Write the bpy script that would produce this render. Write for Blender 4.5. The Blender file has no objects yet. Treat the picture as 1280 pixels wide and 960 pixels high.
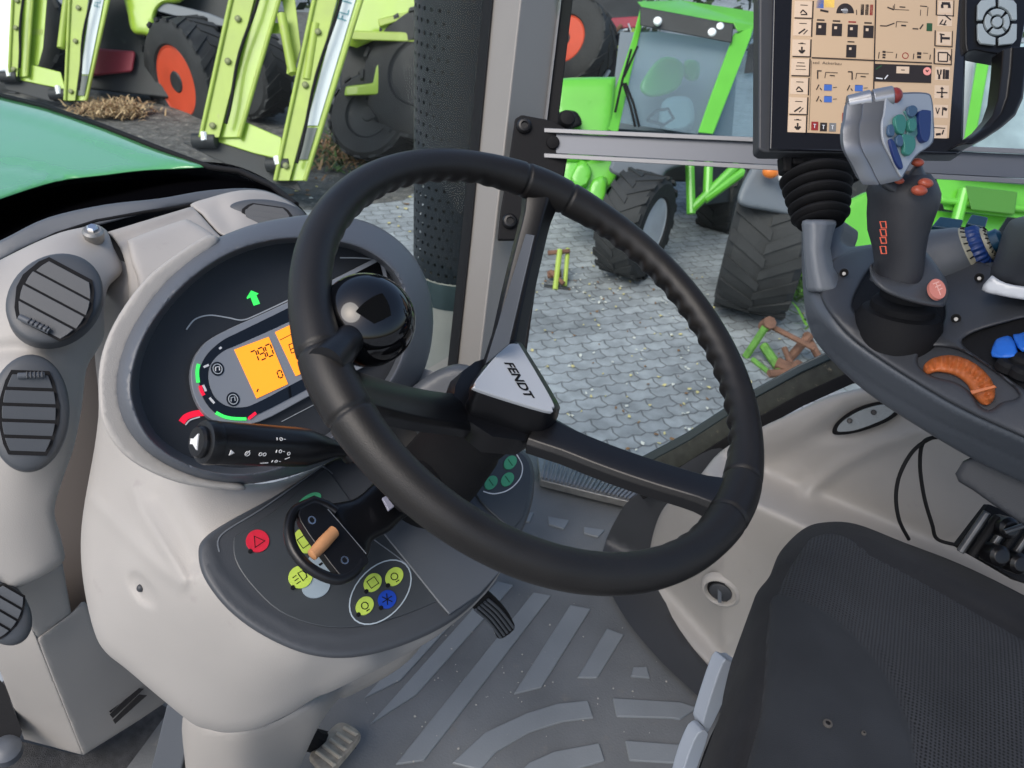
import bpy, bmesh, math, random
import numpy as np
from mathutils import Vector, Matrix
from mathutils.geometry import delaunay_2d_cdt
random.seed(7); np.random.seed(7)
S = bpy.context.scene; COL = S.collection
rad = math.radians

# ---------------------------------------------------------------- camera
FPX = 949.0
PITCH, ROLL, TH = rad(33), rad(5), rad(32)
CAM = Vector((0, 0, 2.85))
CF = Vector((0, math.cos(PITCH), -math.sin(PITCH)))
U0 = Vector((0, math.sin(PITCH), math.cos(PITCH)))
CR = Vector((1, 0, 0)) * math.cos(ROLL) + U0 * math.sin(ROLL)
CU = Vector((-1, 0, 0)) * math.sin(ROLL) + U0 * math.cos(ROLL)
Z = Vector((0, 0, 1))
FW = Vector((-math.cos(TH), math.sin(TH), 0))     # tractor forward
BK = -FW
RT = Vector((math.sin(TH), math.cos(TH), 0))      # tractor right
cam = bpy.data.objects.new('camera', bpy.data.cameras.new('camera')); COL.objects.link(cam)
m = Matrix((CR, CU, -CF)).transposed().to_4x4(); m.translation = CAM
cam.matrix_world = m
cam.data.sensor_width = 36; cam.data.lens = FPX / 1280 * 36
cam.data.clip_start = .02; cam.data.clip_end = 500
S.camera = cam
cam.data.dof.use_dof = True; cam.data.dof.focus_distance = .78; cam.data.dof.aperture_fstop = 15

def ray(u, v): return CF + CR * ((u - 640) / FPX) + CU * ((480 - v) / FPX)
def P(u, v, d): return CAM + ray(u, v) * d
def dn(u, v, n, k): return k / ray(u, v).dot(n)
def dh(u, v, h): return dn(u, v, Z, h)
def df(u, v, f): return dn(u, v, FW, f)
def dr(u, v, r): return dn(u, v, RT, r)
GZ = -2.85
FLOOR = -1.2

class Pl:
    def __init__(s, o, n): s.o = o; s.n = n.normalized()
    def hit(s, u, v, off=0):
        r = ray(u, v); o = s.o + s.n * off
        return CAM + r * ((o - CAM).dot(s.n) / r.dot(s.n))
    def d(s, u, v, off=0): return (s.hit(u, v, off) - CAM).dot(CF)
def pl3(a, b, c):
    a, b, c = P(*a), P(*b), P(*c); n = (b - a).cross(c - a).normalized()
    if n.dot(a - CAM) > 0: n = -n
    return Pl(a, n)

# ---------------------------------------------------------------- materials
MATS = {}
def mat(name, col, rough=.5, metal=0, bump=None, var=None, coat=0, emit=0, spec=.5, dirt=None, sheen=0):
    if name in MATS: return MATS[name]
    M = bpy.data.materials.new(name); M.use_nodes = True; N = M.node_tree.nodes; L = M.node_tree.links
    b = N['Principled BSDF']; b.inputs['Base Color'].default_value = (*col, 1)
    b.inputs['Roughness'].default_value = rough; b.inputs['Metallic'].default_value = metal
    b.inputs['Coat Weight'].default_value = coat; b.inputs['Specular IOR Level'].default_value = spec
    b.inputs['Sheen Weight'].default_value = sheen
    if emit:
        b.inputs['Emission Color'].default_value = (*col, 1); b.inputs['Emission Strength'].default_value = emit
    tc = N.new('ShaderNodeTexCoord')
    if var:   # (scale, amount)
        n = N.new('ShaderNodeTexNoise'); n.inputs['Scale'].default_value = var[0]; n.inputs['Detail'].default_value = 6
        L.new(tc.outputs['Object'], n.inputs['Vector'])
        r = N.new('ShaderNodeMapRange'); r.inputs[1].default_value = .3; r.inputs[2].default_value = .7
        r.inputs[3].default_value = 1 - var[1]; r.inputs[4].default_value = 1 + var[1]
        L.new(n.outputs[0], r.inputs[0])
        mx = N.new('ShaderNodeVectorMath'); mx.operation = 'SCALE'; mx.inputs[0].default_value = col
        L.new(r.outputs[0], mx.inputs['Scale']); L.new(mx.outputs[0], b.inputs['Base Color'])
        rr = N.new('ShaderNodeMapRange'); rr.inputs[3].default_value = max(.02, rough - .07); rr.inputs[4].default_value = min(1, rough + .08)
        L.new(n.outputs[0], rr.inputs[0]); L.new(rr.outputs[0], b.inputs['Roughness'])
    if dirt:  # (scale, threshold, colour)
        n2 = N.new('ShaderNodeTexNoise'); n2.inputs['Scale'].default_value = dirt[0]; n2.inputs['Detail'].default_value = 8
        n2.inputs['Roughness'].default_value = .7
        L.new(tc.outputs['Object'], n2.inputs['Vector'])
        r2 = N.new('ShaderNodeMapRange'); r2.inputs[1].default_value = dirt[1]; r2.inputs[2].default_value = dirt[1] + .12
        L.new(n2.outputs[0], r2.inputs[0])
        mm = N.new('ShaderNodeMixRGB'); L.new(r2.outputs[0], mm.inputs[0]); mm.inputs[2].default_value = (*dirt[2], 1)
        if b.inputs['Base Color'].links: L.new(b.inputs['Base Color'].links[0].from_socket, mm.inputs[1])
        else: mm.inputs[1].default_value = (*col, 1)
        L.new(mm.outputs[0], b.inputs['Base Color'])
    if bump:  # (scale, strength, distance)
        n = N.new('ShaderNodeTexNoise'); n.inputs['Scale'].default_value = bump[0]; n.inputs['Detail'].default_value = 3
        L.new(tc.outputs['Object'], n.inputs['Vector'])
        bp = N.new('ShaderNodeBump'); bp.inputs['Strength'].default_value = bump[1]; bp.inputs['Distance'].default_value = bump[2] if len(bump) > 2 else .001
        L.new(n.outputs[0], bp.inputs['Height']); L.new(bp.outputs[0], b.inputs['Normal'])
    MATS[name] = M; return M

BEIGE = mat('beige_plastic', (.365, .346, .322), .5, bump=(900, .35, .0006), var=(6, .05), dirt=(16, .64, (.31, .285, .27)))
BEIGE2 = mat('beige_plastic_dark', (.315, .297, .275), .55, bump=(900, .35, .0006), var=(6, .05), dirt=(14, .62, (.25, .23, .21)))  # slightly darker beige for inner and lower mouldings
DGREY = mat('dark_grey_plastic', (.040, .043, .049), .45, bump=(1100, .3, .0005), var=(8, .08), dirt=(60, .69, (.12, .12, .12)))
MGREY = mat('slate_plastic', (.088, .098, .112), .42, bump=(1100, .3, .0005), var=(8, .05))
LGREY = mat('pale_slate_plastic', (.15, .165, .185), .42, bump=(1000, .3, .0005), var=(8, .05))
PANEL = mat('panel_film', (.046, .052, .058), .4, var=(14, .08), dirt=(90, .7, (.12, .12, .12)))
BLACK = mat('black_plastic', (.006, .006, .007), .32, spec=.4, bump=(800, .2, .0004))
BLACKM = mat('black_matt', (.008, .008, .009), .7, bump=(500, .3, .001), spec=.2)
FRIT = mat('black_frit', (.002, .002, .0025), 1.0, spec=.0)
RUBBER = mat('black_rubber', (.015, .015, .016), .55, bump=(300, .3, .001))
LEATHER = mat('rim_leather', (.012, .0108, .010), .40, spec=.38, bump=(1400, .35, .0006), var=(20, .2))
GLOSSB = mat('gloss_black', (.002, .002, .0025), .04, coat=0, spec=.6)
CHROME = mat('bright_metal', (.62, .63, .65), .25, 1)
ALU = mat('brushed_aluminium', (.13, .14, .16), .5, .35, bump=(500, .1, .0003))
ALUL = mat('aluminium_edge', (.20, .205, .215), .45, .2)
WHITE = mat('white_print', (.75, .75, .75), .5)
SILVER = mat('satin_silver', (.50, .52, .54), .34, .15, var=(6, .03))
TREADM = mat('worn_cream_tread', (.34, .30, .24), .6, var=(60, .3), dirt=(70, .6, (.14, .13, .12)))
STEEL = mat('worn_steel', (.35, .34, .32), .4, .7, var=(40, .2))

# ---------------------------------------------------------------- mesh builder
class MB:
    def __init__(s): s.v = []; s.f = []; s.m = []; s.mats = []
    def mi(s, M):
        if M not in s.mats: s.mats.append(M)
        return s.mats.index(M)
    def add(s, vs, fs, M):
        o = len(s.v); i = s.mi(M); s.v += [Vector(x) for x in vs]
        for f in fs: s.f.append([k + o for k in f]); s.m.append(i)
        return s
    def rings(s, rs, M, cap=True, closed=False):
        n = len(rs[0]); vs = [p for r in rs for p in r]; fs = []
        R_ = len(rs)
        for a in range(R_ if closed else R_ - 1):
            b = (a + 1) % R_
            for k in range(n): fs.append([a*n + k, a*n + (k+1) % n, b*n + (k+1) % n, b*n + k])
        if cap and not closed: fs.append(list(range(n))[::-1]); fs.append([(R_-1)*n + k for k in range(n)])
        return s.add(vs, fs, M)
    def tube(s, pts, r, M, n=12, cap=True, flat=1, up=None):
        pts = [Vector(p) for p in pts]; rs = []
        if not hasattr(r, '__len__'): r = [r] * len(pts)
        prev = None
        for i, p in enumerate(pts):
            t = (pts[min(i+1, len(pts)-1)] - pts[max(i-1, 0)]).normalized()
            if prev is None:
                a = up or (Z if abs(t.z) < .9 else Vector((1, 0, 0)))
                x = (a - t * a.dot(t)).normalized()
            else: x = (prev - t * prev.dot(t)).normalized()
            prev = x; y = t.cross(x)
            rs.append([p + (x * math.cos(2*math.pi*k/n) + y * flat * math.sin(2*math.pi*k/n)) * r[i] for k in range(n)])
        return s.rings(rs, M, cap)
    def cyl(s, a, b, r0, r1, M, n=24): return s.tube([a, b], [r0, r1], M, n)
    def lathe(s, o, ax, prof, M, n=32, cap=True):   # prof: (radius, along)
        ax = ax.normalized(); a = Z if abs(ax.z) < .9 else Vector((1, 0, 0)); x = (a - ax*a.dot(ax)).normalized(); y = ax.cross(x)
        return s.rings([[o + ax*h + (x*math.cos(2*math.pi*k/n) + y*math.sin(2*math.pi*k/n))*r for k in range(n)] for r, h in prof], M, cap)
    def box(s, c, ax, sz, M):
        x, y, z = [a.normalized() * k / 2 for a, k in zip(ax, sz)]
        vs = [c + x*i + y*j + z*k for i in (-1, 1) for j in (-1, 1) for k in (-1, 1)]
        return s.add(vs, [[0,1,3,2],[4,6,7,5],[0,4,5,1],[2,3,7,6],[0,2,6,4],[1,5,7,3]], M)
    def slab(s, pts, vec, M):   # polygon extruded by vec
        pts = [Vector(p) for p in pts]; n = len(pts)
        return s.add(pts + [p + vec for p in pts], [list(range(n)), [n + k for k in range(n)][::-1]] + [[k, (k+1) % n, n + (k+1) % n, n + k] for k in range(n)], M)
    def sphere(s, c, r, M, n=24, sc=(1, 1, 1), ax=None):
        ax = ax or (Vector((1,0,0)), Vector((0,1,0)), Z); rs = []
        for i in range(n // 2 + 1):
            t = math.pi * i / (n // 2); t = min(max(t, .02), math.pi - .02)
            rs.append([c + (ax[0]*sc[0]*math.sin(t)*math.cos(2*math.pi*k/n) + ax[1]*sc[1]*math.sin(t)*math.sin(2*math.pi*k/n) + ax[2]*sc[2]*math.cos(t))*r for k in range(n)])
        return s.rings(rs, M)
    def build(s, name, parent=None, bevel=0, seg=2, ang=35, smooth=True, sub=0, **tags):
        loc = ROOTLOC.get(parent.name) if parent is not None else None
        if loc is None:
            zs = min(v.z for v in s.v); loc = Vector((sum(v.x for v in s.v)/len(s.v), sum(v.y for v in s.v)/len(s.v), zs))
        me = bpy.data.meshes.new(name); me.from_pydata([v - loc for v in s.v], [], s.f)
        for M in s.mats: me.materials.append(M)
        for i, p in enumerate(me.polygons): p.material_index = s.m[i]
        bm = bmesh.new(); bm.from_mesh(me); bmesh.ops.recalc_face_normals(bm, faces=bm.faces); bm.to_mesh(me); bm.free()
        if smooth:
            me.shade_smooth(); me.set_sharp_from_angle(angle=rad(ang))
        o = bpy.data.objects.new(name, me); COL.objects.link(o)
        if parent is not None: o.parent = parent; ROOTLOC[o.name] = loc
        else: o.location = loc; ROOTLOC[o.name] = loc
        if sub:
            q = o.modifiers.new('s', 'SUBSURF'); q.levels = q.render_levels = sub
        if bevel:
            q = o.modifiers.new('b', 'BEVEL'); q.width = bevel; q.segments = seg; q.limit_method = 'ANGLE'; q.angle_limit = rad(ang); q.harden_normals = True
        for k, x in tags.items(): o[k] = x
        return o
ROOTLOC = {}
def thing(name, label, cat, loc, group=None):
    o = bpy.data.objects.new(name, None); COL.objects.link(o); o.location = loc; o.empty_display_size = .05
    o['label'] = label; o['category'] = cat
    if group: o['group'] = group
    ROOTLOC[o.name] = Vector(loc); return o

# ---------------------------------------------------------------- 2D tools
def sm(pts, k=5, closed=True):      # Catmull-Rom; a point given twice stays a corner
    n = len(pts); out = []
    for i in range(n if closed else n - 1):
        g = lambda j: pts[j % n] if closed else pts[min(max(j, 0), n-1)]
        p0, p1, p2, p3 = g(i-1), g(i), g(i+1), g(i+2)
        if p1 == p2: continue
        for a in range(k):
            t = a / k
            out.append(tuple(.5*(2*B + (C-A)*t + (2*A-5*B+4*C-D)*t*t + (3*B-A-3*C+D)*t**3) for A, B, C, D in zip(p0, p1, p2, p3)))
    if not closed: out.append(tuple(pts[-1]))
    return out
def ell(cx, cy, a, b, rot=0, n=32, a0=0, a1=360):
    r = rad(rot); o = []
    full = abs(a1 - a0) >= 360
    for k in range(n):
        t = rad(a0 + (a1 - a0) * k / (n if full else n - 1))
        o.append((cx + a*math.cos(t)*math.cos(r) - b*math.sin(t)*math.sin(r), cy + a*math.cos(t)*math.sin(r) + b*math.sin(t)*math.cos(r)))
    return o
def resample(o, step, closed=True):
    out = []; n = len(o)
    for i in range(n if closed else n - 1):
        a = np.array(o[i], float); b = np.array(o[(i+1) % n], float); L = np.hypot(*(b - a)); k = max(1, int(round(L/step)))
        for j in range(k): out.append(tuple(a + (b - a)*j/k))
    if not closed: out.append(tuple(o[-1]))
    return out
def inside(pts, poly):
    x, y = pts[:, 0], pts[:, 1]; c = np.zeros(len(pts), bool); n = len(poly)
    for i in range(n):
        x1, y1 = poly[i]; x2, y2 = poly[(i+1) % n]
        if y1 == y2: continue
        q = ((y1 > y) != (y2 > y)) & (x < (x2-x1)*(y-y1)/(y2-y1) + x1); c ^= q
    return c
def edist(pts, poly):
    d = np.full(len(pts), 1e9); n = len(poly)
    for i in range(n):
        a = np.array(poly[i], float); b = np.array(poly[(i+1) % n], float); e = b - a; L = (e*e).sum()
        if L == 0: continue
        t = np.clip(((pts - a) @ e)/L, 0, 1)[:, None]; d = np.minimum(d, np.hypot(*(pts - a - t*e).T))
    return d
def tps(ctrl, lam=None):
    if lam is None: lam = 1e-5 if len(ctrl) < 9 else .003
    c = np.array(ctrl, float); X = c[:, :2]/300.; y = 1./c[:, 2]; n = len(c)
    def K(A, B):
        r2 = ((A[:, None] - B[None])**2).sum(2); return .5*r2*np.log(r2 + 1e-9)
    if n < 4:
        A = np.c_[np.ones(n), X]; w = np.linalg.lstsq(A, y, rcond=None)[0]
        return lambda p: 1./(np.c_[np.ones(len(p)), p/300.] @ w)
    Q = np.c_[np.ones(n), X]; A = np.zeros((n+3, n+3)); A[:n, :n] = K(X, X) + np.eye(n)*lam; A[:n, n:] = Q; A[n:, :n] = Q.T
    w = np.linalg.solve(A, np.r_[y, 0, 0, 0])
    return lambda p: 1./(K(p/300., X) @ w[:n] + np.c_[np.ones(len(p)), p/300.] @ w[n:])
def pld(pl, p2, off=0):
    o = pl.o + pl.n*off; a = (p2[:, 0] - 640)/FPX; b = (480 - p2[:, 1])/FPX
    return (o - CAM).dot(pl.n)/(CF.dot(pl.n) + a*CR.dot(pl.n) + b*CU.dot(pl.n))
def relief(outline, depth, thick=.02, M=BEIGE, step=8, roll=(0, 0), extra=None, holes=(), tdir=None, mb=None):
    """a shell whose front follows the outline (photo pixels) at the given depths; depth = ctrl list, plane or callable"""
    bo = resample(outline, step); hs = [resample(h, step) for h in holes]
    xs = [p[0] for p in bo]; ys = [p[1] for p in bo]
    g = []; j = 0; y = min(ys)
    while y < max(ys):
        x = min(xs) + (step/2 if j % 2 else 0)
        while x < max(xs): g.append((x, y)); x += step
        y += step*.866; j += 1
    g = np.array(g) if g else np.zeros((0, 2))
    mar = max(step*.45, roll[0]*.9) if roll[0] else step*.45
    if len(g):
        k = inside(g, bo) & (edist(g, bo) > mar)
        for h in hs: k &= ~inside(g, h) & (edist(g, h) > mar)
        g = g[k]
    if roll[0]:     # rows of points that follow the border through the rounded edge
        extra_pts = []
        for lp in [bo] + hs:
            A = np.array(lp); T = np.roll(A, -1, 0) - np.roll(A, 1, 0); T /= np.maximum(np.hypot(*T.T), 1e-6)[:, None]; Nn = np.c_[-T[:, 1], T[:, 0]]
            for fr_ in (.05, .18, .4, .7):
                w_ = roll[0]*fr_
                for sg in (1, -1):
                    q = A + Nn*w_*sg; k = inside(q, bo)
                    for h in hs: k &= ~inside(q, h)
                    dmin = edist(q, bo)
                    for h in hs: dmin = np.minimum(dmin, edist(q, h))
                    q = q[k & (dmin > w_*.93)]
                    extra_pts.append(q)
        E_ = np.concatenate(extra_pts); keep = []
        cell = {}
        for p_ in E_:      # thin out crowded points in concave corners
            kk = (int(p_[0]/.8), int(p_[1]/.8))
            if kk in cell: continue
            cell[kk] = 1; keep.append(p_)
        g = np.concatenate([g, np.array(keep)]) if len(keep) else g
    vs = [Vector(p) for p in bo]; es = [(i, (i+1) % len(bo)) for i in range(len(bo))]
    for h in hs:
        o = len(vs); vs += [Vector(p) for p in h]; es += [(o+i, o+(i+1) % len(h)) for i in range(len(h))]
    vs += [Vector(p) for p in g]
    co, ed, fa, _, _, _ = delaunay_2d_cdt(vs, es, [], 1, 1e-4)
    p2 = np.array([tuple(c) for c in co])
    if hs:
        cen = np.array([p2[list(f)].mean(0) for f in fa]); bad = np.zeros(len(fa), bool)
        for h in hs: bad |= inside(cen, h)
        fa = [f for f, b in zip(fa, bad) if not b]
    if isinstance(depth, list): D = tps(depth)(p2)
    elif isinstance(depth, Pl): D = pld(depth, p2)
    elif getattr(depth, 'vec', 0): D = depth(p2)
    else: D = np.array([depth(*q) for q in p2])
    if roll[0]:
        e = edist(p2, bo)
        for h in hs: e = np.minimum(e, edist(p2, h))
        t = np.clip(1 - e/roll[0], 0, 1); D = D + roll[1]*(1 - np.sqrt(1 - t*t*.999))
    if extra is not None: D = D + np.array([extra(*q) for q in p2])
    fr = [P(q[0], q[1], d) for q, d in zip(p2, D)]
    if tdir is None:
        cx, cy = p2.mean(0); tdir = ray(cx, cy).normalized()
    n = len(fr); F_ = [list(f) for f in fa]
    cnt = {}
    for f in F_:
        for i in range(len(f)):
            a, b = f[i], f[(i+1) % len(f)]; cnt[(a, b)] = 1
    side = [[a, b, b+n, a+n] for (a, b) in cnt if (b, a) not in cnt]
    mb = mb or MB()
    mb.add(fr + [p + tdir*thick for p in fr], F_ + [[k+n for k in f][::-1] for f in F_] + side, M)
    return mb
def bump2(cx, cy, rx, ry, h, rot=0, p=2):       # smooth local bump: negative h comes towards the camera
    r = rad(rot); c, s_ = math.cos(r), math.sin(r)
    def f(u, v):
        x = ((u-cx)*c + (v-cy)*s_)/rx; y = (-(u-cx)*s_ + (v-cy)*c)/ry; q = x*x + y*y
        return h*math.exp(-q**(p/2)) if q < 9 else 0
    return f
def ridge(path, w, h):      # bump along a pixel polyline
    pts = path
    def f(u, v):
        best = 1e9
        for a, b in zip(pts[:-1], pts[1:]):
            ex, ey = b[0]-a[0], b[1]-a[1]; L = ex*ex+ey*ey; t = min(max(((u-a[0])*ex+(v-a[1])*ey)/L, 0), 1)
            best = min(best, math.hypot(u-a[0]-t*ex, v-a[1]-t*ey))
        return h*math.exp(-(best/w)**2)
    return f
def fsum(*fs): return lambda u, v: sum(f(u, v) for f in fs)
def pline(mb, pl, pts, w, M, off=.0006, closed=False, k=6, t=.0005):   # printed / inlaid line on a plane, w in metres
    q = sm(pts, k, closed) if len(pts) > 2 else pts
    dep = pl.hit if isinstance(pl, Pl) else None
    W = [pl.hit(a, b, off) for a, b in q]
    n = len(W); L = []
    for i in range(n):
        a = W[(i-1) % n] if closed else W[max(i-1, 0)]; b = W[(i+1) % n] if closed else W[min(i+1, n-1)]
        d = (b - a).normalized(); s_ = d.cross(pl.n)*w/2; L.append((W[i]-s_, W[i]+s_))
    vs = [x for ab in L for x in ab]; vs += [x - pl.n*t*2 for x in vs]; o = 2*n
    fs = []
    for i in range(n if closed else n-1):
        j = (i+1) % n; fs += [[2*i, 2*i+1, 2*j+1, 2*j], [o+2*i, o+2*j, o+2*j+1, o+2*i+1], [2*i, 2*j, o+2*j, o+2*i], [2*i+1, o+2*i+1, o+2*j+1, 2*j+1]]
    mb.add(vs, fs, M); return mb
def pprism(mb, pl, pts, t, M, off=0):   # pixel polygon on plane raised by t
    mb.slab([pl.hit(a, b, off + t) for a, b in pts], -pl.n*t, M); return mb
def text(mb, s, pl, a, b, h, M, off=.0005, bold=False, shear=0, ext=.0002):
    """text on plane pl; baseline from pixel a to pixel b (fits the width), h = height in px-ish ratio (h/width)"""
    c = bpy.data.curves.new('t', 'FONT'); c.body = s; c.size = 1; c.extrude = .0; c.shear = shear
    if bold: c.offset = .02
    o = bpy.data.objects.new('t', c); COL.objects.link(o); dg = bpy.context.evaluated_depsgraph_get(); me = bpy.data.meshes.new_from_object(o.evaluated_get(dg))
    vs = [v.co.copy() for v in me.vertices]; fs = [list(p.vertices) for p in me.polygons]
    bpy.data.objects.remove(o); bpy.data.curves.remove(c); bpy.data.meshes.remove(me)
    if not vs: return mb
    x0 = min(v.x for v in vs); x1 = max(v.x for v in vs); y1 = max(v.y for v in vs)
    A = pl.hit(*a, off); B = pl.hit(*b, off); ex = (B - A); W = ex.length; ex.normalize(); ey = pl.n.cross(ex)
    if ey.dot(CU) < 0 and abs(ey.dot(CU)) > .05 and False: ey = -ey
    sc = W/(x1 - x0); hh = h*W/y1
    mb.add([A + ex*(v.x - x0)*sc + ey*v.y*hh for v in vs], fs, M); return mb
# ================================================================ STEERING WHEEL
WN = (CR*.459 + CU*.545 - CF*.70).normalized()
WC = P(690, 426, .6157)
WP = Pl(WC, WN)
we1 = (WP.hit(900, 600) - WC).normalized(); we2 = WN.cross(we1)
RC = .1965; RT_ = .0146
def wang(u, v):
    q = WP.hit(u, v) - WC; return math.atan2(q.dot(we2), q.dot(we1))
def rimp(a, r=RC, z=0): return WC + (we1*math.cos(a) + we2*math.sin(a))*r + WN*z
steering = thing('steering_wheel', 'black leather three-spoke steering wheel with finger grips, a silver badge and a spinner knob', 'steering wheel', P(650, 560, .74))
joints = [wang(905, 612), wang(432, 478), wang(683, 258)]
N1 = 900; rs = []
for i in range(N1):
    a = 2*math.pi*i/N1
    dj = min(abs((a - j + math.pi) % (2*math.pi) - math.pi) for j in joints)
    seam = math.exp(-((dj - .125)/.008)**2)
    swell = .0022*math.exp(-(dj/.25)**2)
    grip = max(0, min(1, (dj-.22)/.12))
    ring = []
    for k in range(24):
        t = 2*math.pi*k/24
        inner = math.exp(-((t - 3.75 + 0)/.62)**2)*1.5
        r = RT_ + swell - .0016*seam - grip*inner*(.0016 + .0012*max(0, math.cos(a - wang(880, 430))))*(.5 + .5*math.cos(a*64))
        ring.append(rimp(a, RC + r*math.cos(t)*1.0, r*1.02*math.sin(t)))
    rs.append(ring)
mb = MB(); mb.rings(rs, LEATHER, closed=True)
mb.build('rim', steering, ang=60)
# seams (thin cords where the rim cover is joined)
def spoke(j, hub, w0, w1, prof=None):
    mb = MB(); rs = []; p0 = rimp(j, RC - .004, -.004); p1 = P(*hub); ax_ = (p1 - p0).normalized(); wd = ax_.cross(WN).normalized(); up_ = wd.cross(ax_).normalized()
    if up_.dot(WN) < 0: up_ = -up_
    for i in range(17):
        s = i/16; c = p0.lerp(p1, s) - WN*(.010*math.sin(math.pi*s)*.6)
        w = w0*(1-s) + w1*s; th = .0095
        if s < .14: w *= 1 + (.14 - s)*2.2; th *= 1 + (.14 - s)*1.5
        if s > .8: w *= 1 + (s - .8)*1.2
        pr = prof or [(-.5, -.9), (-.5, .2), (-.42, .7), (-.25, .95), (.10, 1.0), (.30, .95), (.36, .55), (.42, .50), (.5, .2), (.5, -.9)]
        rs.append([c + wd*(x*w) + up_*(y*th) for x, y in pr])
    mb.rings(rs, BLACK); return mb.build('spoke', steering, bevel=.0012, ang=30)
spoke(joints[0], (672, 539, .682), .034, .038)
spoke(joints[1], (592, 518, .684), .033, .038, [(-.5, -.9), (-.5, .2), (-.42, .7), (-.15, 1.0), (.15, 1.0), (.42, .7), (.5, .2), (.5, -.9)])
us = spoke(joints[2], (630, 464, .694), .029, .032, [(-.5, -.9), (-.5, .0), (-.05, 1.1), (.05, 1.1), (.5, .3), (.5, -.9)])
# highlight on the left flank of the upper spoke, painted as a grey strip
BP = Pl(WC - WN*.060, WN)
badge = [(633, 431), (645, 430), (652, 437), (690, 502), (690, 511), (682, 515), (598, 489), (593, 482), (597, 472), (628, 435)]
ctr = BP.hit(645, 478)
def ringat(off, sc, pts=sm(badge, 4)):
    o = []
    for u, v in pts:
        q = BP.hit(u, v) - ctr; o.append(ctr + q*sc + WN*off)
    return o
def morph(off, sc, rr, k):   # between triangle and circle
    q = ringat(0, 1); o = []
    for p in q:
        d = (p - ctr); dd = d.normalized()*rr; o.append(ctr + (d*sc)*(1-k) + dd*k + WN*off)
    return o
hubo = sm([(630, 427), (646, 425), (657, 436), (696, 500), (699, 514), (692, 530), (668, 552), (640, 558), (612, 550), (596, 536), (584, 522), (582, 506), (586, 495), (590, 478)], 4)
def hubd(p):
    e = np.where(inside(p, badge), 0, edist(p, badge))
    return pld(BP, p) + .0014 + .0012*e
hubd.vec = True
mb = relief(hubo, hubd, .05, BLACK, 4, (7, .010)); mb.build('hub', steering, ang=50)
mb = MB(); mb.rings([morph(-.030, 1.1, .048, .7), morph(-.05, 1, .046, 1), morph(-.056, 1, .040, 1)], BLACK); mb.build('hub_collar', steering, ang=50)
mb = MB(); q = [(657, 292), (668, 294), (636, 430), (606, 456)]; dd_ = [.676, .676, .648, .668]
SPOKEHL = mat('spoke_highlight', (.050, .058, .070), .3, bump=(1100, .2, .0004))  # grey stands in for light on the black spoke's flank
pl = pl3((655, 288, .655), (668, 291, .650), (592, 457, .668)); pprism(mb, pl, q, .0015, SPOKEHL); mb.build('spoke_highlight_strip', steering, bevel=.0006, label='grey highlight painted on the flank of the upper spoke')
mb = MB(); mb.rings([ringat(-.0018, .99), ringat(.0008, .99), ringat(.0016, .965), ringat(.0017, .5)], SILVER)
bd = mb.build('badge', steering, ang=30, label='silver triangular badge with black maker lettering')
BT = Pl(ctr + WN*.0017, WN)
mb = MB(); text(mb, 'FENDT', BT, (630, 453), (659, 500), .22, BLACKM, bold=True, shear=.3, off=.0004); text(mb, 'FENDT', BT, (630.6, 453.3), (659.6, 500.3), .22, BLACKM, bold=True, shear=.3, off=.00055)
mb.build('lettering', bd, smooth=False)
# spinner knob on the rim, upper left
ka = wang(428, 452)
kc = P(459, 400, .540)
foot = rimp(ka, RC - .004, .008)
spn = MB(); ax = (kc - foot).normalized()
L = (kc - foot).length
spn.lathe(foot, ax, [(.0125, -.012), (.0125, 0), (.0115, L*.25), (.0105, L*.45), (.0125, L*.60), (.018, L*.72)], BLACK, 32)
kb = spn.build('knob_stem', steering, ang=50)
mb = MB(); prof = [(.0005, -.029)] + [(.0345*math.cos(t)**.9 if t < 1.55 else .001, .029*math.sin(t)) for t in [x*math.pi/40 - math.pi/2 + .08 for x in range(0, 40)]]
prof = [(max(.0005, p[0]), p[1]) for p in prof]
mb.lathe(kc, (WN*.8 - CF*.6 + CU*.1).normalized(), prof, GLOSSB, 48); mb.build('spinner_knob', steering, ang=80)
mb = MB(); mb.lathe(foot - WN*.012, WN, [(.0140, -.004), (.0145, -.002), (.0145, .002), (.0125, .006)], BLACK, 32); mb.build('clamp', steering, ang=40)

# ================================================================ STEERING COLUMN (cowl, binnacle, panel, shaft)
column = thing('steering_column', 'beige steering column cowl carrying the grey instrument binnacle and switch panel', 'steering column', P(330, 930, 1.02))
mb = MB(); top = ctr - WN*.048; dw = -WN
mb.lathe(top, dw, [(.030, -.012), (.034, 0), (.037, .02), (.034, .045), (.038, .06), (.042, .10), (.046, .18)], BLACKM, 40)
mb.build('shaft_boot', column, ang=40)
mb = relief(sm([(500, 505), (520, 480), (548, 462), (572, 455), (592, 460), (606, 480), (610, 520), (600, 560), (540, 560)], 4), lambda u, v: .80, .08, MGREY, 6, (10, .02)); mb.build('column_cover', column, ang=60)
mb = MB(); pl = Pl(P(525, 468, .86), Z*.8 - CF*.4); pprism(mb, pl, [(521, 457), (549, 466), (536, 482), (508, 472)], .012, mat('pale_block', (.45, .43, .40), .5), -.006); mb.build('pale_block', column, bevel=.002)
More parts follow.
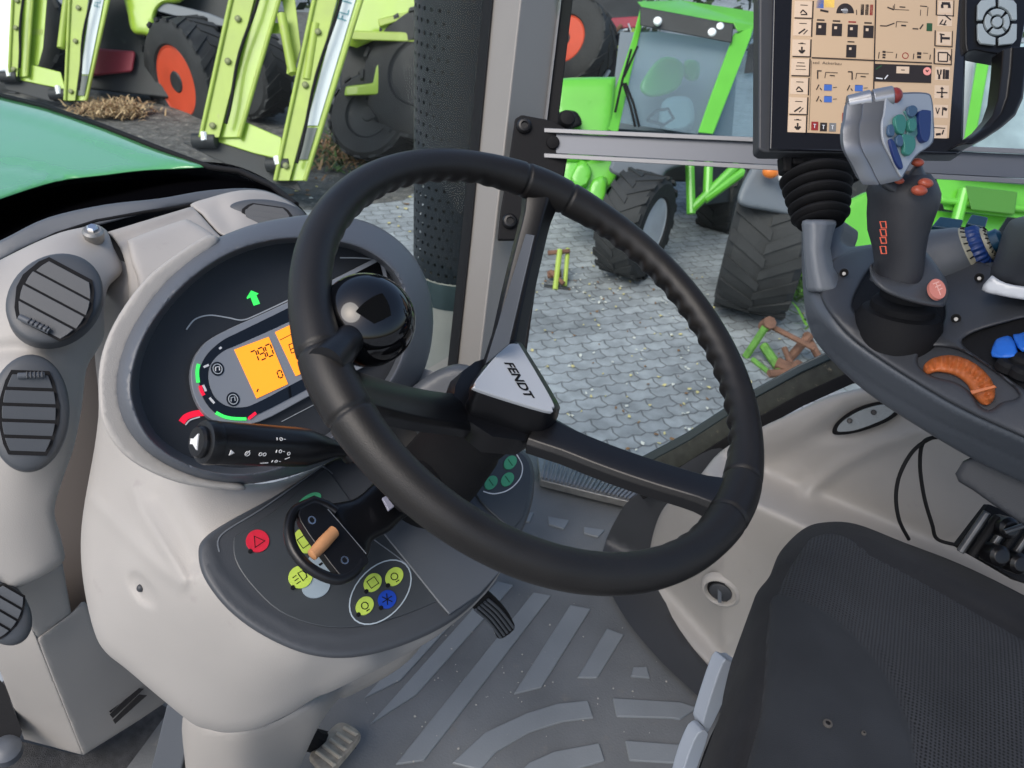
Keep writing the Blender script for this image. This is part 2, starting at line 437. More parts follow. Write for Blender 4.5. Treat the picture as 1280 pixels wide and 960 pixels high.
# --- instrument binnacle
CN = (BK*.80 + Z*.62 - RT*.06).normalized()
CP = Pl(P(375, 420, .735), CN)
bo = sm([(138, 485), (145, 440), (166, 395), (202, 348), (245, 312), (294, 288), (345, 274), (410, 268), (470, 282), (515, 318), (538, 368), (540, 425), (522, 480), (480, 530), (430, 568), (360, 596), (290, 606), (230, 595), (178, 567), (148, 530)], 5)
bi = sm([(166, 498), (170, 450), (192, 402), (232, 355), (285, 318), (345, 300), (405, 300), (455, 312), (492, 340), (508, 380), (506, 430), (485, 478), (445, 520), (395, 558), (345, 585), (290, 592), (235, 580), (188, 548)], 5)
def bezd(p):
    a = edist(p, bo); b = edist(p, bi); t = a/(a+b+1e-6)
    return pld(CP, p) + .024*(1 - t)**1.4 - .012
bezd.vec = True
mb = relief(bo, bezd, .055, mat('bezel_slate', (.088, .098, .114), .38, bump=(1100, .3, .0005), var=(5, .08)), 6, (4, .004), None, [bi])
mb.build('binnacle_bezel', column, ang=60)
# outer back shell of the binnacle (rises behind the bezel)
mb = relief(sm([(128, 480), (140, 425), (180, 358), (235, 310), (300, 284), (350, 272), (400, 270), (380, 330), (330, 420), (250, 560), (190, 570), (140, 530)], 5), lambda u, v: CP.d(u, v) + .02, .09, BEIGE2, 10)
FPN = Pl(CP.o - CN*.022, CN)
mb = relief(sm([(150, 505), (155, 445), (180, 392), (224, 343), (283, 305), (345, 288), (410, 288), (465, 302), (502, 332), (520, 380), (518, 435), (495, 485), (450, 530), (400, 570), (345, 596), (290, 600), (232, 590), (178, 558)], 5), FPN, .03, mat('dial_face', (.028, .031, .036), .5, bump=(1100, .3, .0005), var=(8, .1)), 12,
            extra=fsum(ridge([(495, 330), (505, 380), (500, 440), (470, 490), (400, 550)], 14, -.004)))
face = mb.build('instrument_face', column)
# lcd housing
L1 = Pl(FPN.o + CN*.006, CN)
ring_o = sm([(360.7, 377), (276, 416), (250, 436), (239, 463), (243, 495), (259, 520), (285, 530), (325, 527), (392.6, 492), (505, 432), (505, 432), (478, 318), (478, 318)], 4)
mb = MB(); pprism(mb, FPN, ring_o, .006, mat('display_surround', (.25, .27, .30), .35))
lcd = mb.build('display_unit', column, bevel=.001, label='pale grey display surround with amber lcd')
band = sm([(362, 384), (303, 413), (276, 427), (256, 447), (249, 470), (254, 497), (272, 518), (300, 522), (322, 518), (392, 482), (500, 424), (500, 424), (474, 326), (474, 326)], 4)
mb = MB(); pprism(mb, L1, band, .0006, GLOSSB); mb.build('display_window', lcd, smooth=False)
L2 = Pl(L1.o + CN*.0006, CN)
inn = sm([(364, 401), (300, 430), (278, 440), (264, 455), (261, 474), (268, 495), (283, 507), (302, 509), (322, 503), (383, 471), (484, 418), (484, 418), (462, 352), (462, 352)], 4)
mb = MB(); pprism(mb, L2, inn, .0008, MATS['display_surround']); mb.build('display_plate', lcd, smooth=False)
L3 = Pl(L2.o + CN*.0008, CN)
AMB = mat('amber_lcd', (1.0, .30, .015), .3, emit=.62)
LCDK = mat('lcd_segment', (.05, .025, .008), .4)
mb = MB(); pprism(mb, L3, [(293, 437), (336, 421), (360, 480), (321, 498)], .0006, AMB); pprism(mb, L3, [(344, 415), (408, 385), (430, 444), (370, 470)], .0006, AMB)
L4 = Pl(L3.o + CN*.0006, CN)
def seg7(mb, s, pl, o, ex, ey, M, w=.14):       # seven-segment digits; o, ex, ey pixels
    S_ = {'0': 'abcdef', '7': 'abc', '9': 'abcdfg'}
    for i, ch in enumerate(s):
        ox, oy = o[0] + ex[0]*1.35*i, o[1] + ex[1]*1.35*i
        q = lambda x, y: (ox + ex[0]*x + ey[0]*y, oy + ex[1]*x + ey[1]*y)
        D = {'a': ((.12, 1), (.88, 1)), 'b': ((1, .92), (1, .55)), 'c': ((1, .45), (1, .08)), 'd': ((.12, 0), (.88, 0)), 'e': ((0, .45), (0, .08)), 'f': ((0, .92), (0, .55)), 'g': ((.12, .5), (.88, .5))}
        for k in S_[ch]: pline(mb, pl, [q(*D[k][0]), q(*D[k][1])], .0013, M, .0002, t=.0001)
seg7(mb, '790', L4, (317, 454.5), (6.8, -3.0), (-4.6, -14), LCDK)
seg7(mb, '0', L4, (349, 473), (5, -2.2), (-3, -8.5), LCDK)
pline(mb, L4, [(321, 490), (323, 486)], .0012, LCDK, .0002); pline(mb, L4, [(350, 425), (372, 414)], .0007, LCDK, .0002)
pline(mb, L4, [(361, 431), (371, 426.5), (374.5, 437), (364.5, 441.5)], .0012, LCDK, .0002, closed=True, k=1)
pline(mb, L4, [(363, 437), (373, 432)], .001, LCDK, .0002); pline(mb, L4, [(374, 459), (384, 454)], .002, LCDK, .0002)
mb.build('amber_display', lcd, smooth=False)
GRN = mat('green_light', (.05, .8, .12), .4, emit=.5); RED = mat('red_light', (.75, .01, .04), .4, emit=.5); PK = mat('pale_line', (.42, .45, .47), .5)
mb = MB()
arr = [(308.5, 372), (314, 363), (323.5, 367), (320.5, 369), (325, 379.5), (317.5, 382), (313.5, 371.5), (309.5, 373.5)]
pprism(mb, FPN, arr, .0008, GRN)
# scale segments on the ring
for q, M in (([(248.5, 455), (247, 462), (247, 469), (248, 478)], GRN), ([(250.5, 482), (252, 488), (255, 494)], RED), ([(270, 515.5), (280, 520.5), (292, 523), (308, 523.5)], GRN), ([(311, 523), (320, 516)], RED)):
    pline(mb, L1, q, .0028, M, .0012, t=.0005)
for q in (([(254.5, 459), (261, 456)]), ([(254, 481), (257.5, 489)]), ([(262, 497), (268, 504)]), ([(274, 436), (277, 434)])):
    pline(mb, L1, q, .0020, WHITE, .0012, t=.0005)
mb.build('indicator_lights', lcd, smooth=False)
mb = MB()
for cx, cy in ((272, 461), (291.5, 499)):
    pprism(mb, L3, ell(cx, cy, 8.2, 9, -25), .0004, GLOSSB)
    pl = Pl(L3.o + CN*.0004, CN)
    pline(mb, pl, ell(cx, cy, 5.6, 6.2, -25, 16), .0008, PK, .0003, closed=True, k=1)
    pline(mb, pl, [(cx-2.5, cy+3), (cx-2.5, cy-2), (cx+2, cy-3), (cx+2.5, cy+2)], .0009, WHITE if cy < 480 else PK, .0003, k=1)
mb.build('symbol', lcd, smooth=False)
mb = MB()
pline(mb, FPN, [(233, 412), (244, 399), (262, 394), (285, 397), (303, 400), (322, 393), (365, 373)], .0012, PK, .0008)
pline(mb, FPN, [(352, 527), (400, 502)], .0006, PK, .0008); pline(mb, FPN, [(425, 322), (470, 325), (495, 345)], .0012, PK, .0008)
pline(mb, FPN, [(227, 528), (233, 521), (244, 517), (256, 516)], .0055, RED, .0009)
pline(mb, FPN, [(232, 531), (238, 525), (250, 521)], .0012, WHITE, .0016)
mb.build('dial_marking', face, smooth=False)

PN = Pl(P(400, 690, .715), (BK*.42 + Z*.90).normalized())
pan = sm([(248, 690), (256, 672), (285, 652), (340, 622), (400, 584), (425, 572), (470, 566), (560, 566), (640, 562), (662, 572), (668, 600), (662, 640), (640, 690), (604, 742), (560, 780), (500, 808), (440, 822), (385, 818), (330, 795), (285, 762), (255, 722)], 5)
# --- cowl (beige body)
cow = sm([(126, 478), (150, 500), (200, 570), (290, 603), (360, 598), (430, 560), (520, 500), (560, 560), (650, 610), (655, 640), (620, 725), (560, 785), (500, 822), (420, 862), (395, 872), (360, 893), (320, 911), (285, 916), (262, 912), (240, 904), (200, 872), (160, 838), (132, 815), (118, 790), (106, 740), (101, 690), (104, 640), (118, 560), (123, 520)], 4)
cc = [(130, 490, .755), (200, 570, .745), (290, 606, .735), (430, 575, .80), (560, 560, .90), (650, 620, .90), (620, 720, .87), (540, 785, .82),
      (250, 690, .690), (255, 735, .682), (300, 785, .688), (380, 830, .705), (470, 830, .75), (330, 620, .735), (215, 640, .715), (118, 600, .79), (104, 690, .80), (150, 710, .745),
      (120, 790, .80), (160, 838, .80), (240, 904, .80), (285, 916, .80), (260, 840, .735), (330, 870, .745), (400, 872, .78), (500, 822, .81)]
cct = tps(cc)
def cowd(p):
    d = cct(p); e = edist(p, pan); k = inside(p, pan) & (e > 3)
    return np.where(k, np.maximum(d, pld(PN, p) + .006 + .02*np.minimum(1, e/20)), d)
cowd.vec = True
mb = relief(cow, cowd, .05, BEIGE, 4.5, (14, .018), fsum(ridge([(166, 612), (180, 645), (205, 685), (230, 724)], 7, -.0045), ridge([(112, 622), (150, 660), (195, 705), (228, 732)], 8, -.004), ridge([(200, 625), (228, 670), (245, 700)], 14, .006), bump2(178, 737, 24, 11, .008, 55, 6)))
mb.build('cowl', column, ang=60)
mb = MB(); mb.sphere(P(176, 735, .735), .004, DGREY, 12); mb.build('screw', column)
# lip under the binnacle
mb = relief(sm([(123, 487), (128, 440), (149, 393), (186, 345), (235, 308), (262, 294), (272, 305), (215, 352), (178, 400), (158, 445), (150, 487), (162, 530), (195, 570), (250, 596), (300, 604), (300, 613), (225, 604), (163, 575), (130, 533)], 4), lambda u, v: CP.d(u, v) + .003, .05, BEIGE, 6, (5, .006))
mb.build('lip', column, ang=60)
# lower foot of the column, down to the floor
ft = sm([(226, 872), (262, 905), (330, 905), (400, 868), (432, 850), (455, 820), (500, 800), (530, 800), (500, 835), (440, 868), (425, 872), (400, 905), (372, 965), (340, 1040), (240, 1040), (232, 960)], 4)
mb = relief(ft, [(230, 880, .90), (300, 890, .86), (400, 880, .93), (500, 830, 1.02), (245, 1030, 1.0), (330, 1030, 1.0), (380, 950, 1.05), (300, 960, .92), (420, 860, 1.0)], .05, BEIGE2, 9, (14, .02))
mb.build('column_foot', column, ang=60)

# --- switch panel
sidep = lambda u, v: 0
mb = relief(pan, lambda u, v: PN.d(u, v), .045, mat('panel_shell', (.050, .055, .063), .45, bump=(1100, .3, .0005), var=(8, .08)), 6, (9, .007), fsum(ridge([(262, 680), (272, 712), (310, 752), (370, 788), (430, 796), (495, 782), (548, 752)], 5, -.0012)))
swp = mb.build('switch_panel', column, ang=60, label='curved dark grey switch panel with coloured membrane buttons')
pad = sm([(292, 672), (292, 672), (340, 640), (392, 598), (402, 588), (412, 590), (450, 640), (490, 676), (530, 710), (550, 744), (545, 752), (500, 770), (450, 783), (400, 782), (350, 764), (312, 728), (294, 698)], 4)
mb = MB(); pprism(mb, PN, pad, .0018, PANEL); mb.build('switch_pad', swp, bevel=.0012)
PT = Pl(PN.o + PN.n*.0018, PN.n)
edge = MB(); pline(edge, PN, [(274, 690), (277, 668), (330, 634), (398, 586), (404, 583), (416, 592)], .0012, LGREY, .0008)  # pale line paints the highlight along the raised border
pline(edge, PT, [(440, 655), (500, 698), (552, 742), (548, 753)], .0010, LGREY, .0006)  # painted highlight along the right edge of the pad
# right hand plate with seam and three green keys
plate = [(512, 640), (540, 655), (604, 700), (628, 712), (600, 742), (562, 768), (548, 752), (500, 692), (470, 655)]
mb = MB(); pprism(mb, PN, plate, .0032, MGREY); mb.build('cover_plate', swp, bevel=.0015)
gpl = sm([(596, 600), (628, 562), (652, 566), (664, 590), (656, 640), (640, 662), (640, 662), (600, 625)], 3)
mb = MB(); pprism(mb, PN, gpl, .0026, PANEL); mb.build('key_plate', swp, bevel=.001)
G2 = Pl(PN.o + PN.n*.0026, PN.n)
pline(edge, G2, [(604, 614), (618, 617), (636, 612), (650, 598), (653, 582), (646, 568)], .0012, WHITE, .0006)
pline(edge, PT, ell(475.5, 740, 47, 30, -48, 30), .0011, mat('oval_print', (.40, .47, .52), .5), .0006, closed=True, k=1)
edge.build('panel_highlight_and_print', swp, smooth=False)
YG = mat('lime_key', (.50, .66, .10), .45, var=(200, .06)); RK = mat('red_key', (.62, .018, .045), .45, var=(200, .08)); BLK = mat('blue_key', (.010, .055, .40), .45, var=(200, .1)); GK = mat('green_key', (.07, .38, .19), .45); PBK = mat('pale_key', (.30, .37, .42), .45)
def key(u, v, a, b, rot, M, icon, pl=PT, lab=None, dot=True):
    mb = MB(); pprism(mb, pl, ell(u, v, a, b, rot, 28), .0012, M); p2 = Pl(pl.o + pl.n*.0012, pl.n); r = rad(-35)
    q = lambda x, y: (u + a*(x*math.cos(r) - y*math.sin(r)), v + a*(x*math.sin(r) + y*math.cos(r)))
    w = .0009
    if icon == 'tri': pline(mb, p2, [q(-.5, .35), q(.5, .35), q(0, -.5)], .0012, BLACKM, .0003, closed=True, k=1)
    if icon == 'sq': pline(mb, p2, [q(-.45, -.4), q(.45, -.4), q(.45, .4), q(-.45, .4)], w, BLACKM, .0003, closed=True, k=1)
    if icon == 'lamp':
        pline(mb, p2, [q(.0, -.4), q(.0, .4), q(.45, .3), q(.55, 0), q(.45, -.3)], w, BLACKM, .0003, closed=True, k=1)
        for y in (-.3, 0, .3): pline(mb, p2, [q(-.6, y), q(-.2, y)], w*.8, BLACKM, .0003)
    if icon == 'ring': pline(mb, p2, [q(.35*math.cos(t), .35*math.sin(t)) for t in [k*math.pi/5 for k in range(10)]], w, BLACKM, .0003, closed=True, k=1); pline(mb, p2, [q(-.2, .55), q(.2, .55)], w, BLACKM, .0003)
    if icon == 'star':
        for t in range(3):
            t = t*math.pi/3; pline(mb, p2, [q(-.6*math.cos(t), -.6*math.sin(t)), q(.6*math.cos(t), .6*math.sin(t))], w, BLACKM, .0003)
    if icon == 'dotc': pline(mb, p2, [q(-.15, 0), q(.15, 0)], .002, BLACKM, .0003)
    if icon == 'bar': pline(mb, p2, [q(0, -.5), q(0, .5)], w*1.4, mat('deep_green', (.01, .12, .05), .5), .0003)
    if dot:
        e = q(-1.0, .35) if icon != 'x' else q(0, 0)
        pprism(mb, pl, ell(*e, 2.6, 2.6, 0, 10), .0016, BLACKM)
    o = mb.build('button', swp, smooth=False)
    if lab: o['label'] = lab
    return o
key(395, 732, 18, 15, -20, PBK, '', dot=False, lab='large pale blank button')
key(322, 676, 14.5, 14, 0, RK, 'tri', lab='red warning triangle button')
key(381, 676, 16, 13, 60, YG, 'sq', lab='lime button under the lever'); key(375.5, 721, 15, 14, -20, YG, 'lamp', Pl(PT.o + PT.n*.0013, PT.n), lab='lime headlamp button')
key(401, 705, 17, 11, 35, PBK, 'dotc', dot=False, lab='pale button under the lever')
for a in ((466, 728, 'sq'), (493, 720.5, 'ring'), (456, 757, 'ring')): key(a[0], a[1], 12.5, 10.2, -50, YG, a[2], lab='lime button in the oval')
key(484, 749, 12, 11, -50, BLK, 'star', lab='blue button in the oval')
for a in ((638, 578), (634.5, 599), (614, 603)): key(a[0], a[1], 9.5, 7, -50, GK, 'bar', G2, dot=False, lab='green button')
key(386, 628, 18, 9, -35, GK, '', dot=False, lab='teal button')

# ================================================================ SHUTTLE LEVER
lever = thing('shuttle_lever', 'black direction lever with curved guard and tan thumb switch below the wheel', 'lever', P(520, 640, .76))
LP = Pl(P(420, 680, .665), (BK*.45 + Z*.85 + RT*.05).normalized())
arm = sm([(404, 630), (424, 628), (446, 622), (468, 603), (474, 600), (520, 575), (560, 590), (560, 600), (528, 634), (504, 648), (487, 664), (466, 676), (462, 690), (455, 705), (455, 705), (404, 630)], 4)
mb = MB(); 
mb = relief(arm, lambda u, v: LP.d(u, v) + .0002*max(0, u-430), .016, BLACK, 6, (8, .006)); mb.build('arm', lever, ang=60)
gr = [(380, 632), (367, 640), (361, 660), (366, 685), (382, 706), (405, 720), (425, 724), (442, 716), (452, 702)]
g3 = [LP.hit(u, v, .004) for u, v in sm(gr, 5, False)]
mb = MB(); mb.tube(g3, .0048, BLACK, 12); mb.tube([LP.hit(u, v, .004) for u, v in [(380, 632), (392, 626), (408, 632), (420, 640)]], .0048, BLACK, 12); mb.build('guard', lever)
pl_ = sm([(380, 632), (396, 628), (414, 640), (458, 692), (456, 708), (436, 722), (424, 718), (376, 652)], 4)
mb = MB(); pprism(mb, LP, pl_, .010, BLACK, -.002); sp = mb.build('switch_plate', lever, bevel=.002)
LT = Pl(LP.o + LP.n*.008, LP.n)
mb = MB()
for q in ((390, 650), (431, 700)): pline(mb, LT, ell(q[0], q[1], 4, 4.6, -30, 12), .0013, CHROME, .0004, closed=True, k=1)
pline(mb, LT, [(410, 636), (458, 692)], .0005, LGREY, .0004)
mb.build('rivet_ring', sp, smooth=False)
TAN = mat('tan_switch', (.52, .25, .11), .5, var=(60, .1))
mb = MB(); a_, b_ = LP.hit(390, 694, .010), LP.hit(418, 664, .013); dd = (b_ - a_)
mb.tube([a_ - dd*.04, a_, a_ + dd*.5, b_, b_ + dd*.04], [.003, .0058, .0068, .0062, .003], TAN, 16, flat=.8); mb.build('thumb_switch', lever, label='tan orange rocker')
mb = MB(); pprism(mb, LP, [(478, 622), (492, 614), (502, 626), (486, 638)], .003, mat('lilac_switch', (.35, .35, .42), .4), .002); mb.build('side_switch', lever, bevel=.0008)
mb = MB(); mb.tube([P(500, 618, .70), P(545, 590, .735), P(590, 565, .77)], [.020, .018, .018], BLACKM, 16); mb.build('lever_root', lever)

# ================================================================ INDICATOR STALK
stalk = thing('indicator_stalk', 'black multifunction stalk with white wiper symbols and a horn button on its end', 'stalk', P(440, 560, .66))
a_, b_ = P(262, 553, .560), P(430, 562, .655); dd = (b_ - a_); Ls = dd.length; ax = dd/Ls
mb = MB(); mb.lathe(a_, ax, [(.0150, -.004), (.0162, .0), (.0162, Ls*.60), (.0158, Ls*.68), (.012, Ls*.80), (.007, Ls*.92), (.0068, Ls*1.0), (.012, Ls*1.04), (.012, Ls*1.2)], BLACK, 40)
body = mb.build('stalk_body', stalk, ang=35)
mb = MB(); mb.lathe(a_, -ax, [(.0166, -.004), (.0168, .002), (.0160, .005), (.0130, .006)], BLACK, 36); mb.lathe(a_, -ax, [(.0120, .003), (.0120, .0085), (.0108, .0105), (.002, .011)], BLACK, 30)
hb = mb.build('horn_button', stalk, ang=30)
hp = Pl(a_ - ax*.0112, -ax); hc = hp.o
def hq(x, y):
    ex = hp.n.cross(CU).normalized()*-1; ey = ex.cross(hp.n).normalized()*-1
    return hc + ex*x + ey*y
mb = MB(); e1_ = (CU - hp.n*CU.dot(hp.n)).normalized(); e0_ = e1_.cross(hp.n).normalized()
hs = [(-.006, -.002), (-.006, .002), (-.002, .002), (.004, .006), (.004, -.006), (-.002, -.002)]
mb.slab([hc + e0_*x + e1_*y + hp.n*.0006 for x, y in hs], -hp.n*.0012, WHITE); mb.build('horn_symbol', hb, smooth=False)
# printed symbols, wrapped on the barrel facing the driver
side = (-CF - ax*(-CF).dot(ax)).normalized(); upv = ax.cross(side)
if upv.dot(CU) < 0: upv = -upv
mb = MB(); sc_ = (Ls)/168.
def bar(x0, y0, x1, y1, w=.0008):   # pixels along the barrel from its end / mm around
    pts = []
    for t in (0, .5, 1):
        x = (x0 + (x1-x0)*t); y = y0 + (y1-y0)*t; an = y/.0162
        rr = .01655 if x < Ls*.66 else (.0163 - (x - Ls*.66)*.24)
        pts.append(a_ + ax*x + (side*math.cos(an) + upv*math.sin(an))*rr)
    mb.tube(pts, w/2, WHITE, 6)
k_ = sc_
def ringm(cx, cy, r, n=10):
    for i in range(n):
        t, s_ = 2*math.pi*i/n, 2*math.pi*(i+1)/n; bar(cx+r*math.cos(t), cy+r*math.sin(t), cx+r*math.cos(s_), cy+r*math.sin(s_), .0006)
for w in range(4): bar(.0085 + w*.0009, -.0062 + w*.0006, .0085 + w*.0009, -.0022 - w*.0006, .0009)
ringm(.0225, -.0045, .0019); bar(.0215, -.0055, .0238, -.002, .0006)
ringm(.0335, -.0045, .0013, 8); ringm(.0370, -.0045, .0013, 8)
for yy, rr_ in ((.008, .0012), (-.0015, .0012), (-.0105, .0012)):
    ringm(.050, yy, rr_, 8); bar(.0465, yy - .001, .0465, yy + .001, .0008); bar(.0525, yy, .054, yy, .0006)
ringm(.058, -.003, .0012, 8); bar(.0565, -.008, .0600, -.006, .0006); bar(.038, -.0135, .0440, -.0125, .0008)
mb.build('wiper_symbol', body, smooth=False)
# ================================================================ CAB FLOOR AND MAT
def tag(o, label=None, cat=None, group=None, kind=None):
    for k, v in (('label', label), ('category', cat), ('group', group), ('kind', kind)):
        if v: o[k] = v
    return o
def H(u, v, h): return P(u, v, dh(u, v, h))
def trac(f, r, h): return CAM + FW*f + RT*r + Z*h
FLOORM = mat('floor_plate', (.05, .05, .052), .6, bump=(200, .4, .002), var=(5, .2))
mb = MB(); c_ = trac(.25, .60, FLOOR - .035); mb.box(c_, (FW, RT, Z), (1.75, 1.60, .04), FLOORM)
tag(mb.build('cab_floor'), kind='structure')
MAT_ = mat('rubber_mat', (.135, .142, .146), .5, bump=(260, .5, .0015), var=(5, .26), dirt=(22, .60, (.17, .165, .155)))
MATL = mat('rubber_mat_pad', (.195, .212, .225), .45, bump=(260, .3, .001), var=(6, .12), dirt=(50, .68, (.3, .29, .27)))
mat_t = thing('floor_mat', 'grey rubber floor mat with raised pale bars and curved ribs', 'floor mat', trac(.2, .6, FLOOR - .012))
HP = Pl(CAM + Z*(FLOOR), Z)
mo = [trac(-.5, .05, FLOOR), trac(-.5, 1.34, FLOOR), trac(1.0, 1.34, FLOOR), trac(1.0, -.12, FLOOR), trac(.3, -.16, FLOOR)]
mb = MB(); mb.slab(mo, -Z*.012, MAT_); mb.build('mat_sheet', mat_t, bevel=.003)
bars = [[(667, 740), (689, 744), (530, 950), (494, 955)], [(713, 755.6), (738.6, 760.7), (677, 858.7), (642, 867)], [(759, 784.8), (780, 793), (747, 846.7), (721.6, 846.7)],
        [(792, 833), (809, 833), (812.6, 846.7), (788.5, 845)], [(622, 726), (642, 731), (520, 868), (462, 905)], [(685, 645), (712, 650), (705, 661), (686, 655)], [(730, 658), (756, 662), (748, 671), (730, 666)],
        [(640, 640), (668, 640), (662, 652), (644, 650)], [(575, 740), (596, 745), (500, 850), (455, 872)]]
arcs = [[(565, 953), (606, 915), (658, 891), (696, 879), (735, 875), (742, 896.6), (702.7, 901.7), (661, 915), (620, 939.6), (600, 962)],
        [(766, 872), (850, 877), (872, 884), (850, 899), (840, 897), (771, 895)], [(640, 975), (661, 953), (692, 939), (749, 928), (756, 950), (723, 960), (700, 975)],
        [(781.7, 925), (850, 930), (868, 936), (858, 952), (840, 953), (787, 950)]]
for q in bars + arcs:
    mb = MB(); mb.slab([HP.hit(u, v, .0042) for u, v in q], -Z*.006, MATL); mb.build('raised_rib', mat_t, bevel=.002)
# crumbs of gravel and dirt lying on the mat
CR_ = mat('grit', (.42, .40, .36), .8)
mb = MB(); rng = random.Random(4)
for i in range(95):
    u, v = rng.uniform(470, 880), rng.uniform(740, 958)
    if i < 30: u, v = rng.gauss(580, 60), rng.gauss(840, 30)
    r = rng.choice([.0008, .0011, .0015, .002]) * rng.uniform(.8, 1.2)
    mb.sphere(HP.hit(u, v, .0035), r, CR_, 6, (1, rng.uniform(.6, 1.2), .6))
tag(mb.build('grit_crumbs'), 'small pale crumbs of grit scattered over the rubber mat', 'grit', kind='stuff')

# ================================================================ RIGHT SIDE PANEL
side_panel = thing('side_wall_panel', 'beige moulded wall panel to the right of the floor with oval lamp recess and round socket', 'wall panel', P(1000, 720, 1.25))
wo = sm([(812, 690), (822, 650), (838, 625), (870, 600), (900, 565), (950, 535), (1000, 512), (1040, 494), (1100, 480), (1100, 480), (1330, 520), (1650, 600), (1650, 600), (1650, 900), (1650, 900), (1330, 900), (1000, 900), (930, 870), (905, 860), (880, 830), (850, 800), (825, 760), (812, 725)], 5)
def wr(u, v, k=0): return (u, v, dr(u, v, 1.04 + k))
def sh2(u, v, h=-.79): return (u, v, dh(u, v, h))
wc = [wr(812, 690, .10), wr(850, 612, .10), wr(950, 535, .12), wr(1040, 492, .14), wr(1330, 520, .08), wr(1100, 560, .085), wr(1000, 562, .105), wr(1200, 565, .075),
      sh2(960, 618), sh2(1050, 600), sh2(1150, 600), sh2(1280, 612), sh2(960, 662), sh2(1050, 665), sh2(1150, 668), sh2(1280, 682), wr(900, 655, .04), wr(900, 700, .0), (960, 700, 1.155), (1050, 705, 1.13), (1150, 710, 1.09), (1280, 720, 1.03), wr(900, 780, .0), (870, 812, 1.42), (905, 862, 1.34), wr(950, 800, -.04), (1000, 880, 1.06), (1330, 800, .98)]
socket = bump2(903, 738, 30, 32, .001, 0, 4)
def _dn(p, n, k):
    a = (p[:, 0] - 640)/FPX; b = (480 - p[:, 1])/FPX; return k/(CF.dot(n) + a*CR.dot(n) + b*CU.dot(n))
def smx(a, b, e): return (a + b + np.sqrt((a-b)**2 + e*e))/2
def walld(p):
    u = p[:, 0]
    low = _dn(p, (RT + Z*.10).normalized(), (1.0*1 - .10*.79)/math.sqrt(1.01) + .0011*np.maximum(0, 905 - u))
    shelf = _dn(p, (Z + RT*.16).normalized(), (-.79 + .16*1.0)/math.sqrt(1.0256))
    up = _dn(p, (RT + Z*.28).normalized(), (1.115 - .28*.79)/math.sqrt(1.0784) + .0006*np.maximum(0, 905 - u))
    d = -smx(-smx(low, shelf, .012), -up, .03)
    fl = _dn(p, Z, FLOOR + .012)
    return -smx(-d, -fl, .02)
walld.vec = True
wl = lambda u, v: float(walld(np.array([[float(u), float(v)]]))[0])
mb = relief(wo, walld, .03, BEIGE, 5, (12, .02), fsum(bump2(1080, 524, 62, 20, .018, -17, 4), ridge([(905, 600), (960, 585), (1000, 600), (1012, 612)], 14, -.006), ridge([(1012, 612), (1050, 582), (1100, 556), (1150, 540)], 9, -.012),
            ridge([(955, 560), (1000, 540), (1040, 520)], 14, -.010), bump2(950, 580, 60, 26, .012, -30, 3), socket, bump2(908, 806, 10, 8, -.006), bump2(760, 740, 5, 5, 0), bump2(10, 10, 5, 5, 0)))
mb.build('panel_shell', side_panel, ang=60)
LAMPM = mat('lamp_glass', (.34, .37, .38), .12, .2, bump=(400, .6, .002), coat=.6)
lp = pl3((1042, 535, wl(1042, 535) + .012), (1122, 512, wl(1122, 512) + .012), (1085, 505, wl(1085, 505) + .014))
mb = MB(); pprism(mb, lp, sm([(1040, 541), (1046, 528), (1070, 512), (1100, 503), (1122, 505), (1126, 514), (1108, 528), (1075, 540), (1050, 544)], 4), .010, BLACKM, -.004)
fr_ = mb.build('lamp_gasket', side_panel, bevel=.001)
mb = MB(); pprism(mb, lp, sm([(1046, 538), (1052, 528), (1073, 515), (1100, 507), (1117, 509), (1119, 514), (1104, 525), (1073, 537), (1053, 540)], 4), .004, LAMPM, .006)
for x in (1062, 1092): mb.cyl(lp.hit(x, 526 - (x-1062)*.35, .010), lp.hit(x, 526 - (x-1062)*.35, .013), .004, .004, BLACK, 12)
mb.build('lamp_lens', fr_, bevel=.001)
sn = (-RT - Z*.05 + BK*.12).normalized(); sp0 = P(902, 737, wl(902, 737)) + sn*.004
mb = MB(); mb.lathe(sp0, sn, [(.037, -.008), (.036, .000), (.032, .006), (.029, .0065), (.027, .004), (.026, -.001), (.001, -.0015)], BEIGE, 40); rg = mb.build('socket_ring', side_panel, ang=50)
mb = MB(); mb.lathe(sp0 - sn*.001, sn, [(.0255, -.001), (.0255, .0005), (.021, .001)], BLACKM, 32); mb.lathe(sp0, sn, [(.020, -.001), (.020, .004), (.018, .0055), (.001, .006)], DGREY, 32); mb.box(sp0 + sn*.007, (CU, CR, sn), (.028, .007, .005), MGREY); mb.build('socket_cap', rg, bevel=.0012, ang=40)
# dark inner shroud between mat and panel
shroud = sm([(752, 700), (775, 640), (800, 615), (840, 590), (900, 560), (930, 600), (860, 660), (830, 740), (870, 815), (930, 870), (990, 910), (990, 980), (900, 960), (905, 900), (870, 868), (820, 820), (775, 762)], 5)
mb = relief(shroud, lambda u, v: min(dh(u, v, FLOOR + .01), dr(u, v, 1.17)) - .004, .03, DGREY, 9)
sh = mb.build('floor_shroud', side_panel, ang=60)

# ================================================================ A-PILLAR, SEALS, BRACKET
PILF = mat('pillar_trim', (.225, .215, .20), .5, bump=(700, .25, .0006), var=(4, .04))
pillar = thing('door_pillar', 'beige cab pillar between the two windows with a black rubber edge', 'pillar', P(590, 470, 1.35))
mb = MB()
